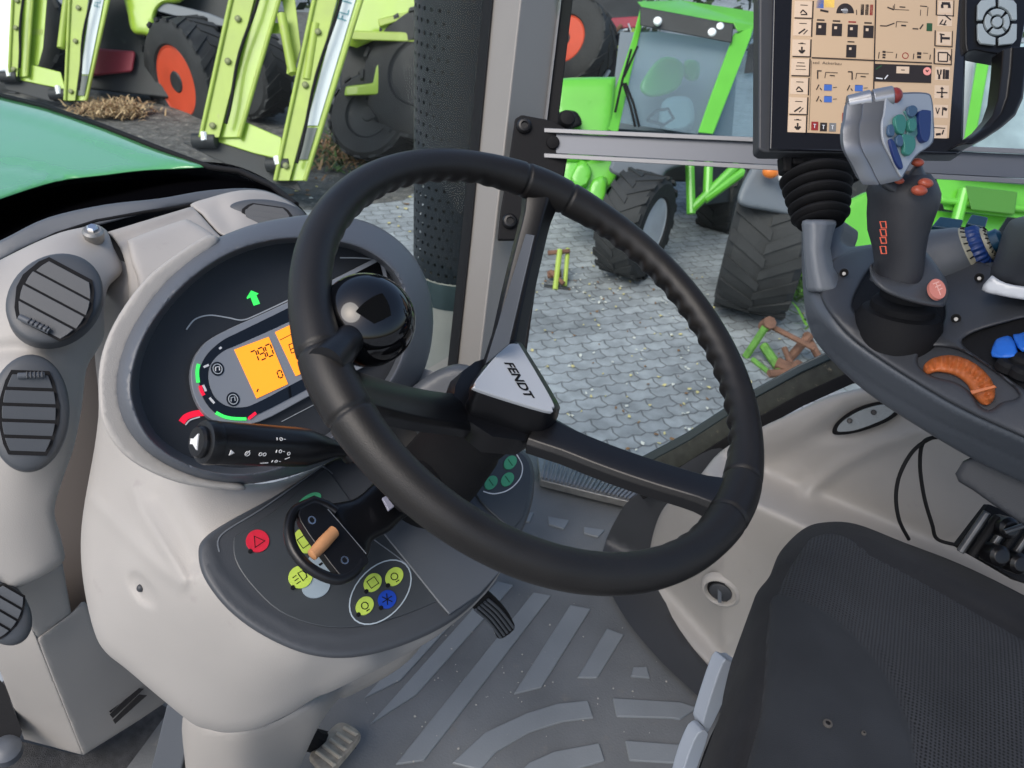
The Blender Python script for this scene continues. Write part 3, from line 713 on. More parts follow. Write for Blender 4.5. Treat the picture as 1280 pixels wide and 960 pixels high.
# cross-section follows two visible faces: lighter front face and darker side face
def prow(v, xs, ds): return [P(x, v, d) for x, d in zip(xs, ds)]
rows = [(-60, (621, 660, 706, 700, 640)), (0, (615, 651, 700, 694, 632)), (150, (601, 634, 682, 676, 618)), (300, (587, 617, 664, 660, 602)), (470, (569, 597, 640, 636, 585)), (700, (545, 570, 605, 602, 560))]
rs = [[P(x[0], v, 1.40), P(x[1], v, 1.34), P(x[2], v, 1.43), P(x[3], v, 1.47), P(x[4], v, 1.46)] for v, x in rows]
mb.rings(rs, PILF); mb.build('trim', pillar, bevel=.004, ang=25)
mb = MB(); rs = []
for v, x in rows:
    a = x[0]; rs.append([P(a - 11, v, 1.43), P(a + 1, v, 1.39), P(a + 4, v, 1.43), P(a - 6, v, 1.47)])
mb.rings(rs, BLACKM)
rs = []
for v, x in rows:
    a = x[2]; rs.append([P(a - 2, v, 1.425), P(a + 1.8, v, 1.42), P(a + 2.2, v, 1.45), P(a - 2, v, 1.45)])
mb.rings(rs, ALUL)
rs = []
for v, x in rows:
    a = x[2]; w = 16 if v < 250 else 14
    rs.append([P(a + 2, v, 1.43), P(a + w, v, 1.43), P(a + w, v, 1.46), P(a + 2, v, 1.46)])
mb.rings(rs, BLACKM); mb.build('rubber_edge', pillar, bevel=.002)
brk = pl3((655, 150, 1.335), (700, 230, 1.34), (650, 270, 1.335))
mb = MB(); pprism(mb, brk, [(644, 148), (652, 143), (690, 150), (716, 165), (708, 205), (703, 236), (676, 262), (660, 300), (622, 300), (626, 262), (634, 215)], .012, BLACKM)
rb = mb.build('rail_bracket', pillar, bevel=.003)
mb = MB()
for u, v in ((655, 158), (637, 277)):
    q = brk.hit(u, v, .012); mb.lathe(q, brk.n, [(.0135, 0), (.0130, .005), (.010, .009), (.0065, .0095), (.006, .006)], BLACK, 20)
mb.lathe(brk.hit(708, 150, .0), brk.n, [(.014, -.03), (.015, .008), (.012, .014), (.004, .016)], BLACKM, 24)
mb.build('bolt', rb, ang=30)

# ================================================================ GRAB RAIL
rail = thing('grab_rail', 'long aluminium grab rail running behind the monitor across the side window', 'grab rail', P(690, 180, 1.33))
mb = MB(); 
def rd(u): t = (u - 680)/600.; return 1/((1-t)/1.325 + t/1.16)
def railstrip(f0, f1, dz0, dz1, M, off=0):
    rs = []
    for u in (680, 800, 950, 1100, 1280, 1420):
        t = (u - 680)/600.; top = 160 + 26*t; bot = 197 + 33*t; h = bot - top
        a, b = top + h*f0, top + h*f1; d = rd(u)
        rs.append([P(u, a, d + dz0 - off), P(u, b, d + dz1 - off), P(u, b, d + .028), P(u, a, d + .028)])
    mb.rings(rs, M)
railstrip(.16, .84, .007, .007, ALU); railstrip(0, .15, 0, .0, ALUL); railstrip(.85, 1.0, 0, .0, ALUL)
mb.build('rail_bar', rail, bevel=.0012)
mb = MB(); q = P(691, 178, 1.327); mb.lathe(q, -ray(691, 178).normalized(), [(.0115, -.01), (.0115, .004), (.010, .008), (.005, .009)], BLACKM, 20); mb.build('end_bolt', rail, ang=30)

# ================================================================ WINDOWS
GL = bpy.data.materials.new('window_glass'); GL.use_nodes = True; N = GL.node_tree.nodes; L = GL.node_tree.links
N.remove(N['Principled BSDF']); t_ = N.new('ShaderNodeBsdfTransparent'); t_.inputs[0].default_value = (.93, .965, .955, 1)
g_ = N.new('ShaderNodeBsdfGlossy'); g_.inputs['Roughness'].default_value = .015; lw_ = N.new('ShaderNodeLayerWeight'); pw_ = N.new('ShaderNodeMath'); pw_.operation = 'POWER'; pw_.inputs[1].default_value = 5; L.new(lw_.outputs['Facing'], pw_.inputs[0]); fr = N.new('ShaderNodeMath'); fr.operation = 'MULTIPLY_ADD'; L.new(pw_.outputs[0], fr.inputs[0]); fr.inputs[1].default_value = .2; fr.inputs[2].default_value = .002; lw_.inputs[0].default_value = .5
mx = N.new('ShaderNodeMixShader'); L.new(fr.outputs[0], mx.inputs[0]); L.new(t_.outputs[0], mx.inputs[1]); L.new(g_.outputs[0], mx.inputs[2]); L.new(mx.outputs[0], N['Material Output'].inputs[0])
MATS['window_glass'] = GL
wp = pl3((700, 100, 1.47), (700, 640, 1.86), (1300, 300, 1.27))
mb = MB(); mb.slab([wp.hit(u, v) for u, v in ((704, -80), (1420, -80), (1420, 560), (1000, 478), (830, 610), (560, 610), (600, 470))], wp.n*.005, GL)
win = mb.build('side_window', smooth=False); tag(win, 'clear side window to the right of the pillar, behind the grab rail', 'window')
wq = pl3((590, 300, 1.46), (100, 240, 1.75), (300, -20, 1.62))
mb = MB(); mb.slab([wq.hit(u, v) for u, v in ((612, -80), (570, 440), (520, 470), (-40, 470), (-120, -80))], wq.n*.005, GL)
wn = mb.build('windscreen', smooth=False); tag(wn, 'clear windscreen to the left of the pillar, above the dashboard', 'windscreen')
# black lower door frame with rubber seal
frame = thing('door_frame', 'black lower frame of the side window with rubber seal above the beige wall panel', 'door frame', P(900, 560, 1.5))
mb = MB()
def strip(pts, w, d0, M, dd=.03, name=None):
    rs = []
    for i, (u, v, d) in enumerate(pts):
        a = pts[max(i-1, 0)]; b = pts[min(i+1, len(pts)-1)]; tx, ty = b[0]-a[0], b[1]-a[1]; L_ = math.hypot(tx, ty); nx, ny = -ty/L_*w/2, tx/L_*w/2
        rs.append([P(u+nx, v+ny, d+d0), P(u-nx, v-ny, d+d0), P(u-nx, v-ny, d+d0+dd), P(u+nx, v+ny, d+d0+dd)])
    mb.rings(rs, M)
low = [(800, 622, 1.50), (860, 590, 1.45), (940, 538, 1.38), (1000, 505, 1.34), (1060, 478, 1.31), (1140, 450, 1.28)]
strip([(u, v - 4, d) for u, v, d in low], 15, .02, BLACKM)
mb.build('lower_seal', frame, bevel=.002)
mb = MB(); strip([(u, v - 44, d + .04) for u, v, d in low], 11, .0, mat('frame_paint', (.03, .045, .05), .3), .03); mb.build('frame_bar', frame, bevel=.003)
mb = MB(); strip([(u, v - 22, d + .05) for u, v, d in low], 30, .0, mat('frame_dark', (.03, .034, .028), .6, var=(60, .4), dirt=(40, .6, (.22, .20, .14))), .02); mb.build('frame_web', frame)
# ribbed entry step outside the window
step = thing('entry_step', 'ribbed silver door sill plate seen under the steering wheel', 'sill plate', P(760, 605, 1.62))
stp = Pl(H(760, 605, FLOOR + .03), Z)
mb = MB(); pprism(mb, stp, [(672, 570), (700, 575), (830, 612), (806, 632), (740, 616), (676, 600)], .02, STEEL, -.02); mb.build('tread_plate', step, bevel=.002)
mb = MB()
for i in range(26):
    t = i/25; a = (682 + 138*t, 575 + 37*t); b = (678 + 122*t, 597 + 30*t)
    mb.tube([stp.hit(*a, .004), stp.hit(*b, .004)], .0035, ALUL, 6)
mb.build('grip_rib', step, kind='stuff')
mb = MB(); strip([(660, 562, 1.60), (740, 580, 1.60), (840, 608, 1.58)], 8, 0, BLACKM, .03); mb.build('sill_lip', step)

# unseen cab roof panel, added and cut short to shape the cab light
ROOFM = mat('unseen_roof', (.30, .30, .29), .8)
mb = MB(); c_ = trac(-.35, .33, .72); mb.box(c_, (FW, RT, Z), (1.1, 1.1, .06), ROOFM); tag(mb.build('cab_roof', bevel=.02), kind='structure')
# ================================================================ DASHBOARD (left)
dash = thing('dashboard', 'beige side dashboard with round grey air vents along the windscreen', 'dashboard', P(60, 940, 1.25))
# upper left pod with two vents, running down as a pillar
d1 = [(-30, 350, .86), (20, 320, .90), (70, 300, .93), (120, 290, .97), (150, 330, .97), (70, 370, .86), (110, 420, .90), (20, 450, .83), (40, 520, .82), (90, 480, .87), (110, 600, .90), (20, 640, .84), (80, 720, .90), (60, 720, .88), (0, 740, .86), (-30, 760, .86), (-30, 540, .82)]
pod = sm([(-40, 345), (0, 325), (45, 303), (85, 288), (128, 284), (142, 310), (153, 338), (136, 358), (130, 385), (130, 420), (120, 440), (108, 462), (102, 510), (92, 560), (78, 600), (68, 640), (78, 680), (76, 706), (20, 735), (0, 728), (-40, 728)], 4)
mb = relief(pod, d1, .04, BEIGE, 6, (10, .012), fsum(bump2(68, 374, 66, 60, -.012, -30, 4), bump2(36, 512, 52, 78, -.012, 0, 4), ridge([(-20, 440), (20, 436), (70, 440)], 10, .006)))
mb.build('vent_housing', dash, ang=60)
# thin slate lip along the windscreen
mb = relief(sm([(-40, 342), (-40, 322), (10, 296), (60, 272), (130, 256), (200, 248), (260, 238), (320, 236), (360, 250), (382, 268), (370, 272), (345, 258), (310, 247), (265, 250), (200, 262), (130, 280), (85, 290), (40, 306), (0, 326)], 4), [(-40, 330, 1.02), (60, 280, 1.06), (130, 262, 1.09), (260, 243, 1.16), (370, 262, 1.22), (0, 315, 1.03), (200, 255, 1.12)], .03, MGREY, 7, (5, .004))
mb.build('windscreen_lip', dash, ang=60)
mb = MB(); q = [P(u, v, d) for u, v, d in [(-20, 340, .99), (20, 316, 1.0), (70, 292, 1.03), (120, 276, 1.05), (180, 265, 1.08), (240, 256, 1.12), (300, 248, 1.16)]]; mb.tube(q, .0022, BLACKM, 8); mb.build('seam_cord', dash)
# middle block
mid = [(134, 290), (134, 290), (240, 258), (240, 258), (252, 270), (275, 295), (290, 300), (290, 300), (200, 370), (165, 400), (160, 345), (150, 310)]
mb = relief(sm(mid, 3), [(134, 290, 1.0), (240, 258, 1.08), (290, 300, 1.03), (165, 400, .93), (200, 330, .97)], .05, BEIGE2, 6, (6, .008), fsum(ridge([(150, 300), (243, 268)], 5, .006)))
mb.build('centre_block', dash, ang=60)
mb = relief(sm([(160, 305), (165, 298), (225, 276), (238, 276), (262, 290), (272, 300), (272, 300), (185, 395), (175, 380), (172, 350), (165, 330)], 4), [(160, 300, .975), (235, 272, 1.04), (272, 300, 1.01), (180, 390, .91)], .05, BEIGE, 6, (9, .012))
mb.build('raised_cover', dash, ang=60)
# right pod with third vent
mb = relief(sm([(238, 256), (262, 247), (300, 238), (335, 240), (365, 255), (384, 272), (384, 290), (330, 300), (282, 296), (264, 282), (252, 268)], 4), [(240, 256, 1.09), (300, 238, 1.14), (384, 272, 1.20), (330, 300, 1.08), (282, 296, 1.05)], .05, BEIGE, 6, (6, .008), ridge([(275, 262), (285, 280)], 12, .006))
mb.build('corner_pod', dash, ang=60)
# recess wall between pod and cowl, beige with its shade painted as brown
mb = relief(sm([(112, 420), (135, 360), (150, 330), (190, 340), (190, 340), (180, 420), (130, 500), (118, 600), (110, 700), (116, 775), (100, 785), (74, 740), (60, 640), (86, 560), (88, 470)], 4), lambda u, v: 1.02 + .0001*(v-400), .03, mat('shaded_beige_recess', (.055, .045, .040), .65), 12)
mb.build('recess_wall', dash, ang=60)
mb = relief(sm([(134, 350), (150, 325), (172, 345), (176, 372), (152, 410), (138, 450), (128, 505), (121, 470), (119, 420)], 3), [(134, 350, .98), (150, 325, 1.0), (176, 372, .97), (128, 505, 1.0), (121, 440, 1.0)], .02, BEIGE2, 8)
mb.build('inner_cheek', dash, ang=60)
# lower leg of the dash down to the floor
for q, c in (([(14, 742), (22, 732), (78, 703), (78, 703), (89, 766), (89, 766), (46, 800), (46, 800)], [(22, 732, .93), (46, 800, .965), (78, 703, .965), (89, 766, 1.0)]),
             ([(-30, 760), (-30, 735), (14, 738), (46, 798), (46, 798), (104, 944), (104, 944), (30, 924), (30, 924), (12, 870)], [(14, 738, .94), (46, 798, .962), (104, 944, 1.13), (30, 924, 1.16), (-30, 760, .97)]),
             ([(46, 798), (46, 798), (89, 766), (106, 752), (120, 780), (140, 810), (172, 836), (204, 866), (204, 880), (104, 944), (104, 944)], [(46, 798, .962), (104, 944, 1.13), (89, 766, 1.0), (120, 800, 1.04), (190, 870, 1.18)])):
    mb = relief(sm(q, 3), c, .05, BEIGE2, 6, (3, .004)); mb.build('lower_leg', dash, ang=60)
# vent grille slots low on the leg
SL = Pl(P(160, 870, 1.14), (P(160, 870, 1.14) - CAM)*-1)
mb = MB()
for k in range(3): pprism(mb, SL, [(133 + 4*k, 886 + 7*k), (168 + 3*k, 852 + 8*k), (176 + 4*k, 853 + 8*k), (138 + 3*k, 891 + 7*k)], .002, BLACKM)
mb.build('grille_slot', dash)
# vents
VENTM = mat('vent_grey', (.058, .064, .072), .45, bump=(1100, .3, .0005), var=(8, .06))
def vent(u, v, a, b, rot, d, n, inner, slat_rot, name='air_vent', nsl=4, tab=None):
    o = P(u, v, d); pl = Pl(o, n); 
    rim = [pl.hit(*p) for p in ell(u, v, a, b, rot, 48)]
    c = pl.hit(u, v)
    mb = MB(); sc = lambda k, off: [c + (q - c)*k + pl.n*off for q in rim]
    mb.rings([sc(1.0, -.012), sc(1.0, .000), sc(.985, .003), sc(.93, .0055), sc(.80, .0078), sc(.6, .0085), sc(.3, .0085)], VENTM)
    vt = mb.build(name, dash, ang=40)
    # slatted drum: barrel outline with slats following it
    mb = MB(); r = rad(slat_rot); ex = (math.cos(r), math.sin(r)); ey = (-math.sin(r), math.cos(r)); W, Hh = inner
    q = lambda x, y: (u + ex[0]*x + ey[0]*y, v + ex[1]*x + ey[1]*y)
    bx = [(-.62, -1), (.62, -1), (.80, -.75), (1, -.2), (1, .2), (.80, .75), (.62, 1), (-.62, 1), (-.80, .75), (-1, .2), (-1, -.2), (-.80, -.75)]
    pprism(mb, pl, [q(x*W*1.07, y*Hh*1.06) for x, y in bx], .0006, BLACKM, .0084)
    mb.build('vent_frame', vt)
    mb = MB()
    for i in range(nsl):
        y0 = -1 + 2*i/nsl + .045; y1 = -1 + 2*(i+1)/nsl - .045
        w = lambda y: (.62 + .38*(1 - abs(y)**2.2))*.94
        pts = [q(-w(y0)*W, y0*Hh), q(w(y0)*W, y0*Hh), q(w((y0+y1)/2)*W, (y0+y1)/2*Hh), q(w(y1)*W, y1*Hh), q(-w(y1)*W, y1*Hh), q(-w((y0+y1)/2)*W, (y0+y1)/2*Hh)]
        P3 = [pl.hit(*p, .0125) for p in pts]; 
        P3[3] -= pl.n*.0035; P3[4] -= pl.n*.0035; P3[2] -= pl.n*.0015; P3[5] -= pl.n*.0015
        mb.slab(P3, -pl.n*.003, VENTM)
    if tab:
        a0, b0 = tab; p0, p1 = pl.hit(*a0, .013), pl.hit(*b0, .013); mb.tube([p0, p1], .0035, MGREY, 10)
        for i in range(5): qq = p0.lerp(p1, .35 + i*.14); mb.box(qq + pl.n*.003, ((p1-p0), pl.n, pl.n.cross(p1-p0)), (.0015, .003, .007), DGREY)
    mb.build('slat', vt, ang=20, bevel=.0006)
    return vt
vn = (BK*.62 + Z*.45 - RT*.55 - FW*0).normalized()
vent(68, 374, 64, 53, -32, .838, (-ray(68, 374).normalized()*.6 + Z*.35 + CU*.1).normalized(), (46, 41), 28, tab=((24, 396), (62, 414)))
vent(36, 516, 51, 73, 4, .795, (-ray(36, 516).normalized()*.75 + Z*.2).normalized(), (36, 50), 2, nsl=5, tab=((22, 470), (56, 469)))
vent(334, 268, 50, 17, 6, 1.12, (-ray(334, 268).normalized()*.55 + Z*.5).normalized(), (30, 11), 8, nsl=3)
vent(2, 764, 34, 46, -35, .86, (-ray(2, 764).normalized()*.8 + Z*.1).normalized(), (24, 30), 30, nsl=4)
# screw cap
sc0 = P(117, 292, .955); n_ = (Z*.8 - ray(117, 292)*.3).normalized()
mb = MB(); mb.lathe(sc0, n_, [(.011, -.01), (.0125, 0), (.0125, .004), (.010, .007)], STEEL, 24); mb.lathe(sc0, n_, [(.006, .006), (.007, .010), (.005, .012)], CHROME, 6); mb.build('screw_cap', dash, ang=30)
# black sheet added behind the panel gaps to paint their shade
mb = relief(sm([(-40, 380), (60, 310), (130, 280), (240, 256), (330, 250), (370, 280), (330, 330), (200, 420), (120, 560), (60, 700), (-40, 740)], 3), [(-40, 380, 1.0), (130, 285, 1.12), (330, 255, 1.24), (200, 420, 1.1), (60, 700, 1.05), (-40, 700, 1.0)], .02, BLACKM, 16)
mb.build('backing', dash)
# carpeted sill at lower left
CARP = mat('grey_carpet', (.065, .065, .067), .95, bump=(900, 1, .003), var=(80, .35))
mb = relief([(-60, 900), (20, 925), (104, 945), (200, 880), (240, 900), (240, 1040), (-60, 1040)], [(-60, 900, 1.16), (104, 945, 1.175), (200, 880, 1.28), (240, 1040, 1.2), (-60, 1040, 1.05)], .05, CARP, 10)
tag(mb.build('carpet_sill', ang=60), 'grey carpeted sill at the foot of the beige dashboard leg', 'carpet')
mb = MB(); mb.lathe(P(8, 938, 1.09), (Z - ray(0, 940)*.4).normalized(), [(.02, -.01), (.02, .006), (.012, .012), (.004, .013)], MGREY, 24); mb.build('floor_knob', dash, ang=40)
mb = relief(sm([(-60, 830), (0, 850), (14, 880), (24, 925), (-60, 905)], 3), lambda u, v: 1.10, .03, BLACKM, 9); tag(mb.build('rubber_gaiter'), 'black rubber strip beside the foot of the dashboard leg', 'rubber strip')

# black cowl between dash and bonnet
cw = sm([(-420, 395), (-420, 395), (-60, 262), (-20, 238), (60, 216), (150, 206), (240, 202), (290, 206), (330, 222), (360, 244), (384, 268), (384, 268), (340, 262), (300, 256), (200, 270), (100, 296), (0, 335), (-60, 360), (-420, 520), (-420, 520)], 4)
mb = relief(cw, [(-420, 395, 1.72), (-420, 520, 1.0), (-60, 262, 1.80), (150, 206, 1.98), (290, 208, 1.80), (60, 250, 1.6), (380, 268, 1.42), (300, 256, 1.32), (100, 296, 1.2), (0, 335, 1.14), (-60, 360, 1.12)], .03, FRIT, 9, (10, .02))
tag(mb.build('windscreen_cowl', ang=60), 'black cowl strip between the green bonnet and the dashboard', 'cowl')

# ================================================================ BONNET
GREENB = mat('bonnet_green', (.085, .35, .12), .16, coat=.9, spec=.7, var=(3, .06), dirt=(26, .63, (.16, .36, .20)))
GREENB.node_tree.nodes['Principled BSDF'].inputs['Coat Roughness'].default_value = .05
bonnet = thing('bonnet', 'glossy green tractor bonnet beyond the windscreen', 'bonnet', P(60, 200, 1.9))
bn = sm([(-420, 30), (-420, 30), (-80, 100), (0, 121), (60, 136), (130, 160), (200, 187), (250, 203), (262, 209), (240, 211), (180, 214), (130, 220), (70, 228), (0, 250), (-80, 278), (-420, 400), (-420, 400)], 4)
def bh(u, v): return dh(u, v, -.50)
mb = relief(bn, lambda u, v: dh(u, v, -.52) , .04, GREENB, 7, (7, .02), fsum(ridge([(-80, 110), (60, 150), (180, 192), (248, 208)], 6, -.012), ridge([(-60, 195), (40, 210), (90, 225)], 4, .008)))
mb.build('bonnet_shell', bonnet, ang=60)
mb = MB(); mb.tube([P(u, v, dh(u, v, -.52)) for u, v in [(-80, 98), (0, 119), (60, 134), (130, 158), (200, 186), (262, 209), (300, 214), (340, 232), (370, 256)]], .006, BLACKM, 10); mb.build('edge_seal', bonnet)

# ================================================================ PEDALS
ped = thing('hanging_pedal', 'flat slate pedal arm hanging beside the beige column foot', 'pedal', P(205, 960, 1.0))
pp = pl3((215, 885, .93), (245, 900, .93), (190, 1000, 1.04))
mb = MB(); pprism(mb, pp, [(207, 884), (212, 880), (243, 899), (214, 1010), (176, 1010)], .012, MGREY); mb.build('pedal_arm', ped, bevel=.003)
mb = MB(); pprism(mb, pp, [(243, 899), (247, 901), (222, 1010), (214, 1010)], .030, BLACKM, -.02); mb.build('arm_edge', ped, bevel=.002)
bp_ = thing('brake_pedal', 'pedal with worn pale metal tread at the bottom beside the column foot', 'pedal', P(400, 950, 1.25))
pp = pl3((395, 940, 1.20), (445, 915, 1.24), (430, 900, 1.27))
mb = MB(); pprism(mb, pp, sm([(390, 950), (388, 940), (415, 908), (430, 902), (448, 912), (448, 922), (425, 950), (414, 962), (400, 960)], 4), .012, TREADM)
mb.build('tread_pad', bp_, bevel=.004)
mb = MB()
for i in range(5):
    t = i/4.; mb.tube([pp.hit(396 + 34*t, 940 - 30*t, .012), pp.hit(418 + 28*t, 957 - 38*t, .012)], .0035, mat('pedal_worn', (.50, .45, .36), .6), 8)
mb.build('tread_rib', bp_)
mb = MB(); mb.tube([P(350, 900, 1.08), P(390, 925, 1.2), P(420, 932, 1.26)], .018, BLACKM, 10); mb.tube([P(378, 985, 1.25), P(430, 935, 1.27), P(448, 928, 1.27)], .022, BLACKM, 10); mb.build('pedal_stem', bp_)
ap = thing('throttle_pedal', 'black ribbed pedal standing on the mat under the switch panel', 'pedal', P(625, 790, 1.33))
pp = pl3((600, 760, 1.10), (640, 745, 1.12), (640, 790, 1.22))
po = [(592, 762), (608, 742), (630, 760), (642, 778), (643, 788), (625, 800), (618, 790), (610, 778)]
mb = MB(); pprism(mb, pp, sm(po, 3), .010, BLACKM); mb.build('pedal_plate', ap, bevel=.003)
mb = MB()
for k in range(5):
    x = k*3.9; mb.tube([pp.hit(u + x, v - x*.82, .011) for u, v in sm([(594, 762), (608, 774), (618, 786), (626, 797)], 4, False)], .0022, MGREY, 8)
mb.build('tread_rib', ap)

# ================================================================ DRIVER SEAT
FAB = bpy.data.materials.new('seat_fabric'); FAB.use_nodes = True; MATS['seat_fabric'] = FAB
def fabric(M, col, dots):
    N = M.node_tree.nodes; L = M.node_tree.links; b = N['Principled BSDF']; b.inputs['Roughness'].default_value = .9; b.inputs['Sheen Weight'].default_value = .04; b.inputs['Specular IOR Level'].default_value = .15
    tc = N.new('ShaderNodeTexCoord'); n = N.new('ShaderNodeTexNoise'); n.inputs['Scale'].default_value = 1500; n.inputs['Detail'].default_value = 2
    L.new(tc.outputs['Object'], n.inputs['Vector'])
    n2 = N.new('ShaderNodeTexNoise'); n2.inputs['Scale'].default_value = 12; n2.inputs['Detail'].default_value = 6; L.new(tc.outputs['Object'], n2.inputs['Vector'])
    r = N.new('ShaderNodeMapRange'); r.inputs[1].default_value = .3; r.inputs[2].default_value = .7; r.inputs[3].default_value = .8; r.inputs[4].default_value = 1.2; L.new(n2.outputs[0], r.inputs[0])
    sc = N.new('ShaderNodeVectorMath'); sc.operation = 'SCALE'; sc.inputs[0].default_value = col; L.new(r.outputs[0], sc.inputs['Scale'])
    out = sc.outputs[0]; bh_ = n.outputs[0]
    if dots:
        mp = N.new('ShaderNodeMapping'); mp.inputs['Rotation'].default_value = (0, 0, rad(25)); mp.inputs['Scale'].default_value = (290, 290, 0); L.new(tc.outputs['Object'], mp.inputs[0])
        vo = N.new('ShaderNodeTexVoronoi'); vo.voronoi_dimensions = '2D'; vo.inputs['Randomness'].default_value = .12; vo.inputs['Scale'].default_value = 1; L.new(mp.outputs[0], vo.inputs['Vector'])
        rr = N.new('ShaderNodeMapRange'); rr.inputs[1].default_value = .20; rr.inputs[2].default_value = .38; L.new(vo.outputs['Distance'], rr.inputs[0])
        mm = N.new('ShaderNodeMixRGB'); mm.inputs[1].default_value = (col[0]*.25, col[1]*.25, col[2]*.25, 1); L.new(rr.outputs[0], mm.inputs[0]); L.new(out, mm.inputs[2]); out = mm.outputs[0]
        ad = N.new('ShaderNodeMath'); ad.operation = 'ADD'; L.new(rr.outputs[0], ad.inputs[0]); L.new(n.outputs[0], ad.inputs[1]); bh_ = ad.outputs[0]
    L.new(out, b.inputs['Base Color'])
    bp = N.new('ShaderNodeBump'); bp.inputs['Strength'].default_value = .6; bp.inputs['Distance'].default_value = .0012; L.new(bh_, bp.inputs['Height']); L.new(bp.outputs[0], b.inputs['Normal'])
fabric(FAB, (.036, .039, .045), True)
FAB2 = bpy.data.materials.new('seat_fabric_plain'); FAB2.use_nodes = True; MATS['seat_fabric_plain'] = FAB2; fabric(FAB2, (.026, .029, .034), False)
FAB3 = bpy.data.materials.new('seat_fabric_dark'); FAB3.use_nodes = True; MATS['seat_fabric_dark'] = FAB3; fabric(FAB3, (.020, .021, .024), False)
seat = thing('driver_seat', 'black fabric driver seat with perforated centre in the lower right corner', 'seat', P(1100, 950, .95))
def sh_(u, v, k=0): return (u, v, dh(u, v, -.60 + k))
sc_ = [sh_(1010, 655, -.01), sh_(1060, 655, -.005), sh_(1280, 745, .0), sh_(1400, 800, .02), sh_(960, 720, .0), sh_(950, 760, .0), sh_(1000, 760, .015), sh_(1100, 760, .0), sh_(1250, 850, .0), sh_(1000, 900, .015), sh_(900, 940, .0), sh_(870, 1000, .0), sh_(1150, 980, .0), sh_(1400, 1000, .0)]
# side bolster + cushion edge (outer body)
so = sm([(962, 720), (975, 690), (1003, 662), (1030, 653), (1070, 655), (1130, 678), (1200, 705), (1280, 744), (1400, 810), (1600, 920), (1600, 920), (1600, 1180), (1600, 1180), (860, 1180), (860, 1180), (860, 1100), (860, 1100), (880, 960), (905, 880), (925, 830), (932, 790), (944, 745)], 5)
seamL = [(885, 1100), (925, 965), (945, 880), (952, 830), (952, 770), (975, 720), (1000, 680), (1016, 667), (1050, 664), (1100, 690), (1160, 725), (1220, 760), (1290, 800), (1400, 870)]
mb = relief(so, sc_, .10, FAB3, 8, (30, .05), fsum(ridge(seamL, 5, .004), ridge([(1090, 668), (1200, 720), (1300, 770), (1400, 830)], 26, -.012)), tdir=-Z)
mb.build('cushion', seat, ang=70)
tp = sm([(960, 780), (978, 728), (1002, 688), (1018, 671), (1050, 669), (1100, 694), (1160, 729), (1220, 765), (1290, 806), (1400, 876), (1400, 876), (1400, 1100), (1400, 1100), (900, 1100), (900, 1100), (930, 970), (950, 890), (956, 835)], 5)
tpl = tps(sc_)
arcp = [(966, 738), (1010, 745), (1060, 775), (1100, 820), (1130, 870), (1150, 930), (1155, 1000), (1150, 1100)]
mb = relief(tp, lambda u, v: float(tpl(np.array([[u, v]]))[0]) - .005, .03, FAB, 8, (10, .008), fsum(ridge(arcp, 4, .003)), tdir=-Z)
mb.build('perforated_top', seat, ang=70)
pf = sm([(962, 775), (968, 745), (1005, 750), (1052, 777), (1094, 822), (1124, 872), (1143, 930), (1148, 1000), (1143, 1100), (1143, 1100), (902, 1100), (902, 1100), (932, 970), (952, 890), (958, 835)], 5)
mb = relief(pf, lambda u, v: float(tpl(np.array([[u, v]]))[0]) - .0075, .02, FAB2, 8, (12, .007), None, tdir=-Z)
pc = mb.build('front_pad', seat, ang=70)
mb = MB(); tq = tps(sc_)
for u, v, r in ((1035, 904, .0026), (1080, 916, .0013)):
    mb = MB(); c_ = P(u, v, float(tq(np.array([[u, v]]))[0]) - .0095); mb.lathe(c_, Z, [(r*1.6, -.001), (r*1.5, .0006), (r*.9, .0010), (r*.8, -.0005)], mat('scorch', (.07, .065, .06), .9), 14); mb.lathe(c_ - Z*.0004, Z, [(r*.85, 0), (r*.8, .0008)], BLACKM, 14)
    mb.build('burn_hole', pc)
mb = MB()
for q in ([(1003, 662+3), (1040, 662), (1100, 686), (1160, 721), (1220, 756), (1290, 797)], [(1000, 684), (975, 728), (955, 782), (953, 835), (947, 885), (925, 970)]):
    pass
HG = mat('hinge_cover', (.30, .34, .40), .45, bump=(800, .2, .0004))
for i, q in enumerate(([(903, 830), (914, 827), (922, 830), (908, 870), (886, 915), (880, 908), (881, 895)], [(872, 918), (886, 918), (870, 965), (855, 1010), (845, 1010), (855, 960)])):
    pl = pl3((q[0][0], q[0][1], .93), (q[1][0] + 20, q[1][1], .95), (q[4][0], q[4][1], .95))
    mb = MB(); pprism(mb, pl, sm(q, 3), .02, HG, -.01); mb.build('frame_cover', seat, bevel=.002, label='pale blue-grey plastic cover on the seat edge')
mb = relief(sm([(925, 830), (905, 885), (880, 940), (862, 1010), (900, 1010), (930, 940), (950, 860)], 3), lambda u, v: .93 + .0002*(v-830), .06, BLACKM, 9); mb.build('seat_pan', seat)
